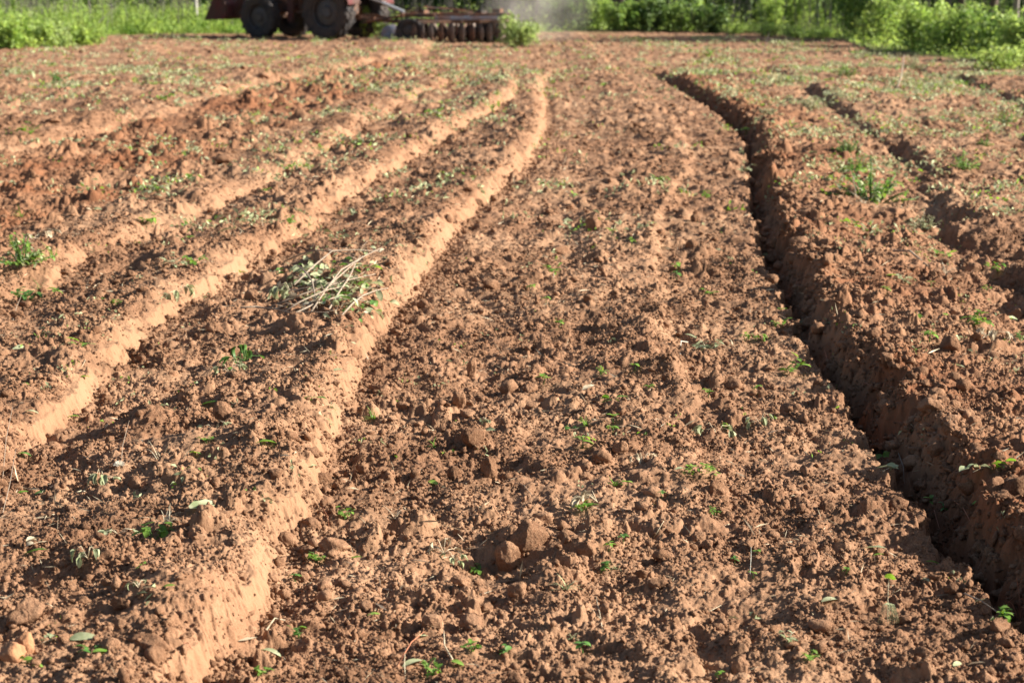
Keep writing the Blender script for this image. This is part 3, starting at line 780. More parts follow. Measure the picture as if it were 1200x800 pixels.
BB, BR, BD = M['bush'], M['bush_bright'], M['bush_dark']
bush(432, 47, .80, .42, BR, 'tall bright green weed standing just behind the tractor rear wheel', 'weeds beside the tractor and harrow', 900, .07, name='weed', cat='weed')
bush(452, 48, .34, .62, BR, 'low bright green weed patch between tractor wheel and harrow', 'weeds beside the tractor and harrow', 700, .06, name='weed', cat='weed')
bush(612, 56, .66, .95, M['pale'], 'pale green bushy weed veiled by dust at the tail of the harrow', 'weeds beside the tractor and harrow', 1500, .075, seed=1)
for i, (px, by, h, wd, mt, lb, fe) in enumerate([
    (655, 37, 1.05, 1.0, BB, 'green bush just past the dusty weed, first of the hedge line', 0),
    (694, 37, .95, 1.1, BR, 'light green bush with pale flower specks near the dark tree trunk', 0),
    (728, 38, .70, .9, BB, 'low green bush growing at the foot of the thick dark trunk', 0),
    (762, 38, .85, 1.0, BD, 'dark shaded bush between the thick trunk and the grey stems', 0),
    (797, 38, .75, 1.0, BB, 'mid green bush growing in front of the cluster of grey stems', 0),
    (832, 39, .62, .9, BD, 'low dark bush beside the black gap in the hedge', 0),
    (903, 38, 1.15, .8, BR, 'feathery light green bush just past the black gap in the hedge', 1),
    (936, 39, 1.20, .9, BR, 'tall feathery bush with pale upright shoots, behind the low herbs', 1),
    (968, 40, 1.05, .9, BB, 'darker feathery bush before the bright bank of foliage', 1),
    (1003, 47, 1.10, 1.1, BB, 'mid green bush where the bright bank of foliage begins', 0),
    (1040, 55, 1.10, 1.2, BR, 'pale green rounded bush with long shoots in the bright bank', 0),
    (1082, 62, 1.00, 1.2, BR, 'yellowish green bush in the bright bank before the dark twin trunks', 0),
    (1122, 64, .85, 1.1, BR, 'dense bright green bush right under the upright dark trunk', 0),
    (1160, 66, .85, 1.1, BB, 'broad leafy green bush below the slanting dark trunk', 0),
    (1203, 72, .95, 1.1, BR, 'bright green bush cut by the picture edge past the slanting trunk', 0),
    (1262, 74, 1.1, 1.3, BB, 'green bush at the end of the bright bank of foliage', 0)]):
    bush(px, by, h, wd, mt, lb, n=2600 if px > 990 else 2200, leaf=.085 if not fe else .11, feather=bool(fe))
for i, (px, by, h, lb) in enumerate([(902, 43, .26, 'low bright herb clump under the feathery bushes beside the gap'), (935, 45, .24, 'low bright herb clump in the middle below the tall feathery bush'), (958, 46, .2, 'small bright herb clump where the soil meets the hedge'),
                      (1165, 84, .32, 'low pale green weed clump standing out in the soil before the bright bank'), (1192, 82, .5, 'bright green weed clump standing on the soil at the corner of the bright bank'), (868, 40, .18, 'low green herb clump in front of the black gap')]):
    bush(px, by, h, .8, BR, lb, 'low herb clumps at the soil edge', 700, .06, name='herb_clump', cat='weed')
for px, by, h, lb in [(2, 60, .55, 'pale leafy weed clump spilling onto the soil at the frame corner, first one'), (34, 59, .5, 'bright green weed clump spilling onto the soil, second from the frame corner'),
                      (62, 58, .42, 'grey green drooping weed clump among the bright ones at the soil edge'), (88, 56, .34, 'low bright weed clump where the grass corner steps back')]:
    bush(px, by, h, .9, M['grass'] if px != 62 else M['pale'], lb, 'weed clumps spilling from the grass corner', 1300, .085, name='weed_clump', cat='weed')
# taller growth behind
ys_ = [(-70, 31), (10, 30), (90, 31), (160, 30), (262, 31), (300, 30), (350, 31), (405, 30), (455, 31), (505, 30), (555, 31), (600, 30), (645, 31), (700, 30), (755, 31), (815, 30), (880, 31), (925, 30), (985, 32), (1040, 33), (1100, 35), (1165, 36), (1230, 38)]
back_lb = {0: 'tall shrub at the far end of the grassy verge', 1: 'tall light shrub standing in the deep grass of the corner', 2: 'tall light shrub rising from the deep grass', 3: 'light shrub rising from grass before the fence post',
  4: 'dark shrub between the fence post and the tractor bucket', 5: 'dark shrub behind the tractor front wheel', 6: 'dark shrub behind the middle of the tractor', 7: 'dark shrub behind the tractor rear wheel', 8: 'shrub behind the tractor hitch',
  9: 'shrub behind the drawbar end of the harrow', 10: 'shrub behind the middle of the harrow', 11: 'tall shrub behind the dusty weed', 12: 'tall shrub behind the first hedge bush', 13: 'tall shrub beside the thick dark trunk',
  14: 'tall shrub between the thick trunk and grey stems', 15: 'tall shrub behind the grey stems', 16: 'dark tall shrub inside the black gap', 17: 'tall shrub behind the feathery bushes', 18: 'tall shrub behind the start of the bright bank',
  19: 'tall shrub behind the pale rounded bush', 20: 'tall shrub behind the twin dark trunks', 21: 'tall shrub behind the slanting trunk', 22: 'tall shrub behind the end of the bright bank'}
for i, (px, by) in enumerate(ys_):
    left = px < 200
    bush(px, by, 1.7 if not left else 1.25, 2.2, BR if left else (BD if i % 3 or i == 16 else BB), back_lb[i], 'tall shrubs behind the hedge', 2600, .13, seed=50)

def tree(px, by, r, ht, lean, label, mat, crown=1.5, fork=False, nleaf=3500):
    X, Y = at(px, by); rg = np.random.default_rng(2000 + int(px))
    o = empty('tree', (X, Y, -.05)); tag(o, label, 'tree', 'trees behind the hedge')
    t = MB(); pts = []
    for k in range(9):
        f = k / 8; pts.append((lean * f + .05 * math.sin(f * 7 + px), .1 * math.sin(f * 5 + px), ht * .72 * f))
    t.tube(pts, [r * (1.25 if k == 0 else 1 - .5 * k / 8) for k in range(9)], 10)
    P0 = []
    for k in range(7):
        f = rg.uniform(.55, 1.0); i = min(8, int(f * 8)); b0 = pts[i]; a = rg.uniform(0, 2 * math.pi)
        e = (b0[0] + math.cos(a) * crown * rg.uniform(.4, .9), b0[1] + math.sin(a) * crown * rg.uniform(.4, .9), b0[2] + rg.uniform(.4, ht * .32))
        m_ = tuple((b0[j] + e[j]) / 2 + (0, 0, .15)[j] for j in range(3))
        t.tube([b0, m_, e], [r * .4, r * .25, r * .1], 6); P0 += [m_, e, e]
    if fork: t.tube([pts[1], (pts[1][0] - .25, .05, ht * .3), (pts[1][0] - .5, .1, ht * .6)], [r * .7, r * .55, r * .35], 8)
    t.build('trunk', mat, o, True)
    P0 = np.array(P0); c = P0[rg.integers(0, len(P0), nleaf)] + rg.normal(size=(nleaf, 3)) * np.array([.42, .42, .28]) * crown * .7
    cloud_obj('crown', [leaf_cloud(c, rg.normal(size=(nleaf, 3)), rg.uniform(.08, .17, nleaf), rg.uniform(.05, .09, nleaf), rg)], BB, o)
for a in [(724, 33, .20, 5.5, .15, 'thick dark tree trunk rising behind the low green hedge bush', M['bark']),
          (690, 30, .07, 4.5, -.1, 'thin dark tree stem between the first hedge bushes', M['bark']),
          (781, 31, .10, 5, .1, 'grey tree stem, first of the three standing close together', M['grey_bark']),
          (795, 32, .11, 5, -.12, 'grey tree stem in the middle of the three close ones', M['grey_bark']),
          (811, 31, .09, 5, .2, 'grey tree stem nearest to the black gap in the hedge', M['grey_bark']),
          (640, 30, .09, 5, .1, 'grey tree stem showing through the dust', M['grey_bark']),
          (1126, 48, .13, 4.6, .05, 'upright dark tree trunk rising from the bright bank of foliage', M['bark']),
          (1150, 47, .12, 4.6, .9, 'dark tree trunk slanting sideways out of the bright bank', M['bark']),
          (1190, 44, .08, 4.5, .1, 'thin grey tree stem beyond the slanting dark trunk', M['grey_bark']),
          (958, 33, .08, 4.5, -.1, 'thin pale tree stem behind the darker feathery bush', M['grey_bark']),
          (255, 30, .16, 5.0, .1, 'shaded tree just past the fence post', M['bark']),
          (500, 30, .12, 5.0, -.2, 'tree standing behind the harrow drawbar', M['bark'])]:
    tree(*a)

# the wood beyond, one mass
rg = np.random.default_rng(71); n = 1500
X, Y = verge_xy(n, -16, 17, 54, 66, rg, -1.2); st = MB()
for x_, y_ in zip(X, Y):
    h_ = rg.uniform(.6, 1.9); dx_, dy_ = rg.normal(0, .14, 2); st.tube([(x_, y_, 0), (x_ + dx_ * .6, y_ + dy_ * .6, h_ * .55), (x_ + dx_ * 1.6, y_ + dy_, h_)], [.012, .008, .003], 4, cap=False)
tag(st.build('dead_stalks', M['grey_bark']), 'dry grey weed stalks standing among the green verge growth', 'dead stalks', None, 'stuff')
rg = np.random.default_rng(77); n = 70000
X = rg.uniform(-30, 30, n); Y = 68 + rg.uniform(0, 10, n) + 1.5 * perlin(X * .3, X * 0, 7)
Z = rg.uniform(0, 1, n) ** .8 * (4.2 + 1.2 * perlin(X * .4, Y * .4, 8))
k = perlin(X * .8, Z * .8, 9) > -.45
w_ = cloud_obj('woods', [leaf_cloud(np.stack([X, Y, Z], 1)[k], rg.normal(size=(k.sum(), 3)), rg.uniform(.15, .35, k.sum()), rg.uniform(.08, .2, k.sum()), rg)], BD)
tag(w_, 'dark green woodland beyond the field, one mass of leaves', 'woods', None, 'stuff')
# ------------------------------------------------------------------ single clods
def clod_mesh(seed, sx, sy, sz, sharp=.6, sub=4):
    v, f = ico(sub); rg = np.random.default_rng(seed)
    s = np.ones(len(v))
    for _ in range(9):
        nrm = rg.normal(size=3); nrm /= np.linalg.norm(nrm); d = v @ nrm; lim = rg.uniform(.90 - .55 * sharp, .93 - .2 * sharp)
        s = np.where(d > lim, np.minimum(s, lim / np.maximum(d, 1e-3)), s)
    v = v * s[:, None]
    n = fbm(v[:, 0] * 2.3 + v[:, 2] * 1.1 + seed, v[:, 1] * 2.3 - v[:, 2] * 1.4, seed, 4, .6)
    n2 = perlin(v[:, 0] * 9 + v[:, 2] * 5, v[:, 1] * 9 - v[:, 2] * 6, seed + 5)
    n3 = perlin(v[:, 0] * 19 + v[:, 2] * 11, v[:, 1] * 19 - v[:, 2] * 13, seed + 6)
    v = v * (1 + .085 * n + .07 * n2 + .05 * n3 + rg.normal(size=len(v)) * .014)[:, None]
    v = v * np.array([sx, sy, sz]) * .5
    return np_mesh('clod', v, f, sharp < .35)

def clod(px, py, wpx, hpx, label, yaw=0, tilt=0, sharp=.6, mat='clod', deep=.22, thick=None, group='clods lying on the ploughed soil'):
    X, Y, Z = on_ground(px, py + hpx * .45)
    s = Y / F; wd, ht = wpx * s, hpx * s
    me = clod_mesh(int(px * 7 + py), wd * 1.05, (thick or .8) * wd * 1.05, ht * 1.15, sharp)
    o = link('clod', me, M[mat]); o.location = (X, Y + wd * .2, Z + ht * (.5 - deep) ); o.rotation_euler = (R(tilt * .4), R(tilt), R(yaw))
    tag(o, label, 'clod', group)
for c in [
    (616, 618, 46, 52, 'largest upright reddish clod with a sloping flat side, mid bed foreground', 20, 28, .9),
    (593, 652, 32, 42, 'rounded reddish clod standing just below the largest upright clod', 0, 6, .5),
    (607, 690, 26, 24, 'small rough clod below the pair of reddish clods', 40, 0, .4),
    (552, 430, 15, 30, 'thin upright pointed clod like a fin on the main bed', 10, 4, .8),
    (536, 466, 20, 26, 'thin upright broken clod just beside the flat crumbs below the fin', -20, 12, .8),
    (550, 484, 24, 10, 'flat tilted flake of soil lying under the thin broken clod', 20, 20, .8),
    (557, 509, 32, 24, 'blocky dark clod with a grey green leaf beside it', 15, 10, .8),
    (573, 552, 22, 26, 'dark rounded clod standing above a crack in the bed', 0, 0, .5),
    (533, 553, 18, 18, 'small dark clod beside the dark rounded clod', 20, 0, .5),
    (263, 482, 24, 32, 'reddish slab clod leaning beside a pale crumpled leaf', 30, -28, .95),
    (27, 716, 50, 46, 'large flat faced brown clod near the bottom corner', 20, 20, .9),
    (14, 764, 38, 28, 'smooth orange clod at the edge of the bottom corner', 10, 8, .5),
    (26, 752, 26, 34, 'dark upright crumbly clod between the flat faced and the orange clod', 0, 5, .5),
    (172, 742, 56, 22, 'long pale topped slab clod on the high bed by the furrow face', 5, 4, .8),
    (142, 705, 30, 22, 'grey crusted wedge shaped clod on the high bed', 30, 20, .8),
    (128, 755, 26, 20, 'rounded clod among green leaves near the bottom corner', 10, 0, .4),
    (696, 258, 22, 20, 'dark pointed clod far up the main bed', 0, 12, .8),
    (656, 290, 28, 16, 'wide dark clod in shade far up the main bed', 10, 6, .6),
    (815, 256, 12, 11, 'small round clod far up beside the open furrow', 0, 0, .2),
    (640, 465, 18, 20, 'dark rounded clod of a close pair beside a yellow green seedling', 0, 10, .5),
    (624, 473, 20, 16, 'lower flat clod of a close pair beside a yellow green seedling', 20, 0, .6),
    (725, 523, 22, 18, 'dark wedge shaped clod under two small green seedlings', -20, -15, .8),
    (706, 535, 24, 18, 'crumbly clod right beside the dark wedge shaped clod', 0, 0, .5),
    (766, 574, 26, 16, 'half buried smooth dark clod in mid bed', 0, 0, .3),
    (841, 574, 26, 20, 'jagged clod just below the mossy bright rosette', 10, -12, .8),
    (849, 585, 18, 12, 'pale flat clod leaning on the jagged clod', 0, 0, .6),
    (820, 628, 24, 16, 'small pointed clod with a sunlit tip', 0, 10, .8),
    (777, 650, 24, 16, 'dark round clod in the shaded dip of the bed', 0, 0, .4),
    (772, 682, 28, 14, 'cracked flat crust of soil in the foreground bed', 0, 0, .6),
    (868, 778, 20, 24, 'upright rounded clod standing alone near the bottom', 0, 0, .3),
    (690, 638, 26, 22, 'dark clod behind the little three leaf sprig', 20, 0, .6),
    (663, 627, 22, 16, 'smooth rounded clod above the dark one', 0, 0, .2),
    (882, 730, 24, 16, 'clod at the rim of the shaded hollow near the bottom', 0, 0, .5),
    (508, 730, 28, 22, 'dark blocky clod in the foreground left of the cracked slab', 15, 5, .8),
    (552, 728, 44, 14, 'long cracked soil slab broken in two in the foreground', -35, 14, .8),
    (463, 768, 22, 18, 'rough clod near the bottom with a root leaning on it', 0, 0, .5),
    (540, 690, 24, 14, 'clod with wilted grass around it in the foreground', 0, 5, .6),
    (603, 796, 26, 22, 'dark clod cut by the bottom edge of the picture', 0, 5, .5),
    (1092, 478, 36, 18, 'largest flat clod on the crest of the bank above the open furrow', 10, 8, .8),
    (1115, 492, 28, 14, 'dark clod just beside the largest one on the bank crest', 0, -6, .7),
    (1163, 465, 14, 13, 'small round dark clod on the top of the bank', 0, 0, .2),
    (1142, 312, 20, 16, 'round clod on the bank beside the far side furrow', 0, 0, .3),
    (1114, 403, 26, 20, 'dark crumbly clod on the bank below the small bright leaves', 0, 0, .5),
    (1121, 366, 18, 16, 'blocky clod beside the bright leafy sprig on the bank', 0, 5, .7),
    (1192, 366, 20, 18, 'dark block of soil by the frame edge on the bank', 0, 5, .7),
    (905, 327, 18, 11, 'pale smooth clod perched on the rim of the open furrow', 0, 0, .3),
    (1075, 607, 32, 15, 'dark flat clod on the lip of the open furrow beside green leaves', 15, 0, .7),
    (1037, 522, 14, 12, 'small dark clod on the lip of the open furrow', 0, 0, .5),
    (1062, 725, 18, 12, 'round clod beside the drooping white roots', 0, 0, .2),
    (1085, 765, 28, 20, 'wedge shaped clod near the bottom corner', -20, 10, .8),
    (335, 630, 22, 18, 'reddish round clod at the foot of the furrow face', 0, 0, .3),
    (365, 612, 24, 16, 'reddish clod tucked at the foot of the furrow face, upper one', 0, 0, .4),
    (361, 642, 22, 18, 'reddish clod at the foot of the furrow face near green sprigs', 0, 0, .4),
    (390, 637, 40, 20, 'wide low clod out from the foot of the furrow face', 0, 8, .6),
    (355, 675, 16, 13, 'small ball shaped clod below the bright green sprig', 0, 0, .1),
    (333, 694, 18, 14, 'small rough clod below the ball shaped one', 0, 0, .4),
    (378, 560, 26, 14, 'dark clod in the crumbled gap of the furrow face', 0, 0, .5),
    (1168, 412, 24, 12, 'low dark clod behind the dry wisps on the bank', 0, 0, .6),
    (250, 385, 20, 14, 'shaded clod below the second furrow face', 0, 0, .6),
    (386, 295, 26, 18, 'dark hollowed clod above the heap of cut branches', 0, 10, .7),
    (473, 475, 22, 14, 'reddish pointed clod close to the furrow face', 0, 10, .7),
    (575, 333, 24, 14, 'broad dark clod high on the main bed near the furrow face', 0, 0, .6),
    (1158, 160, 14, 10, 'dark block standing on the far bank beside green weeds', 0, 0, .6),
    (262, 186, 34, 10, 'pale pinkish flat slab among the fresh red soil', 10, 4, .8),
    (62, 142, 22, 8, 'dark low slab on the upper strip near green weeds', 0, 0, .6),
    (127, 172, 14, 9, 'dark pointed clod on the fresh red soil', 0, 10, .8),
    (309, 86, 14, 9, 'dark clod far up among the upper strips', 0, 0, .6),
    (370, 165, 12, 9, 'dark pitted clod far up on the red soil', 0, 0, .5),
]:
    clod(*c[:8], mat='orange_clod' if 'orange' in c[4] else 'clod')

# ------------------------------------------------------------------ plants on the soil
def leaf_geo(mb, base, yaw, pitch, L_, W_, curl=.6, fold=.3, roll=0, mi=0, shape='oval'):
    n = 5; vs = []; fs = []
    Mx = Euler((roll, -pitch, yaw), 'XYZ').to_matrix()
    x = z = 0; ang = 0
    for k in range(n + 1):
        t = k / n
        w_ = {'oval': math.sin(math.pi * min(1, .06 + t * .94)) ** .75, 'blade': (1 - t) ** .6, 'round': math.sqrt(max(0, 1 - (2 * t - 1) ** 2)) * 1.0 + .05}[shape] * W_ / 2
        w_ *= 1 + .1 * random.uniform(-1, 1)
        vs += [Vector((x, -w_, z + w_ * fold)), Vector((x, 0, z)), Vector((x, w_, z + w_ * fold * random.uniform(.5, 1.4)))]
        ang -= curl / n; x += math.cos(ang) * L_ / n; z += math.sin(ang) * L_ / n
    for k in range(n):
        i = 3 * k; fs += [(i, i + 1, i + 4, i + 3), (i + 1, i + 2, i + 5, i + 4)]
    mb.add([Vector(base) + Mx @ v for v in vs], fs, mi)

def plant(kind, px, py, size, label, mat='fresh_leaf', group=None, cat=None, loc=None):
    """size: width in pixels of the photograph"""
    random.seed(int(px * 13 + py * 7))
    X, Y, Z = loc or on_ground(px, py)
    s = size * Y / F * (1.3 if kind != 'bushy' else 1.15); Z += .006
    st, lf = MB(), MB(); U = random.uniform
    if kind == 'seedling':
        h = s * .55
        st.tube([(0, 0, -.005), (U(-.2, .2) * s, 0, h * .6), (U(-.2, .2) * s, U(-.1, .1) * s, h)], [s * .03 + .0004, s * .025, s * .02], 5)
        for k in range(random.randint(3, 5)):
            leaf_geo(lf, (0, 0, h * U(.6, 1)), k * 1.7 + U(-.5, .5), U(.0, .7), s * U(.4, .6), s * U(.25, .36), U(.4, 1.1))
    elif kind == 'sprig':
        for k in range(4):
            a = U(0, 6.28); e = (math.cos(a) * s * .45, math.sin(a) * s * .35, s * U(.12, .5)); m = (e[0] * .5, e[1] * .5, e[2] * .8)
            st.tube([(0, 0, -.004), m, e], [.0011, .0009, .0006], 5)
            for j in range(5):
                f = U(.3, 1); leaf_geo(lf, (e[0] * f, e[1] * f, e[2] * f + .002), U(0, 6.28), U(-.2, .8), s * U(.18, .34), s * U(.10, .19), U(.2, 1.2))
    elif kind == 'leaf':
        leaf_geo(lf, (-s * .4, 0, s * .03), U(-.7, .7), U(.15, .5), s, s * .42, U(.3, .8), .35, U(-.5, .5))
    elif kind == 'leaves':
        for j in range(4): leaf_geo(lf, (U(-.4, .2) * s, U(-.3, .3) * s, U(.05, .2) * s), U(0, 6.28), U(0, .6), s * U(.35, .6), s * U(.2, .3), U(.3, 1.2), .35, U(-.6, .6))
        st.tube([(-s * .4, 0, .003), (0, 0, s * .1), (s * .4, s * .1, .004)], [.0012, .001, .0008], 5)
    elif kind == 'tuft':
        for k in range(16):
            leaf_geo(lf, (U(-.08, .08) * s, U(-.08, .08) * s, -.002), U(0, 6.28), U(.3, 1.4), s * U(.35, .7), min(s * U(.03, .06), U(.003, .0055) * max(1, Y / 12)), U(.4, 1.6), .3, 0, 0, 'blade')
    elif kind == 'wilted':
        for k in range(5):
            a = U(0, 6.28); e = (math.cos(a) * s * .4, math.sin(a) * s * .3, s * U(.05, .3)); st.tube([(0, 0, 0), (e[0] * .5, e[1] * .5, e[2] * 1.3), e], [.0012, .001, .0006], 5)
            for j in range(3): leaf_geo(lf, e, a + U(-1, 1), U(-.9, .2), s * U(.2, .38), s * U(.08, .16), U(.6, 2), .9)
    elif kind == 'rosette':
        for k in range(60):
            a = U(0, 6.28); r = s * .45 * math.sqrt(U(0, 1)); leaf_geo(lf, (r * math.cos(a), r * math.sin(a) * .7, s * .28 * (1 - (r / s / .5) ** 2)), a + U(-.5, .5), U(-.1, .9), s * U(.10, .18), s * U(.06, .1), U(.3, 1))
    elif kind == 'bushy':
        for k in range(30):
            a = U(0, 6.28); r = s * U(.05, .62); h = s * U(.10, .72) * (1 - r / s) ** 1.5
            e = (r * math.cos(a), r * math.sin(a), h); st.tube([(e[0] * .3, e[1] * .3, -.004), (e[0] * .7, e[1] * .7, h * .7), e], [s * .012, s * .009, s * .006], 5)
            for j in range(11):
                f = U(.35, 1.05); leaf_geo(lf, (e[0] * (.4 + .6 * f), e[1] * (.4 + .6 * f), h * f), U(0, 6.28), U(-.2, .8), s * U(.05, .13), s * U(.025, .06), U(.2, 1.3), mi=2 if U(0, 1) < .35 else 0)
    cat = cat or {'leaf': 'leaf', 'leaves': 'leaf cluster', 'tuft': 'grass tuft'}.get(kind, 'weed')
    nm = {'leaf': 'fallen_leaf', 'leaves': 'leaf_cluster', 'tuft': 'grass_tuft', 'seedling': 'seedling', 'rosette': 'rosette_weed', 'wilted': 'wilted_weed', 'bushy': 'leafy_weed', 'sprig': 'weed_sprig'}[kind]
    sm = 'straw' if mat in ('grey_leaf', 'straw') else 'dark_leaf'
    if st.v and size >= 18:
        o = empty(nm, (X, Y, Z), U(0, 1.2)); st.build('stem', M[sm], o, True); lf.build('leaves', [M[mat], M[sm], M['grey_leaf']], o, True)
    else:
        if st.v:
            n0 = len(lf.v); lf.add(st.v, st.f, 1)
        o = lf.build(nm, [M[mat], M[sm]], None, True); o.location = (X, Y, Z)
    tag(o, label, cat, group or {'leaf': 'torn leaves on the soil'}.get(kind, 'weeds on the ploughed beds'))
    return o

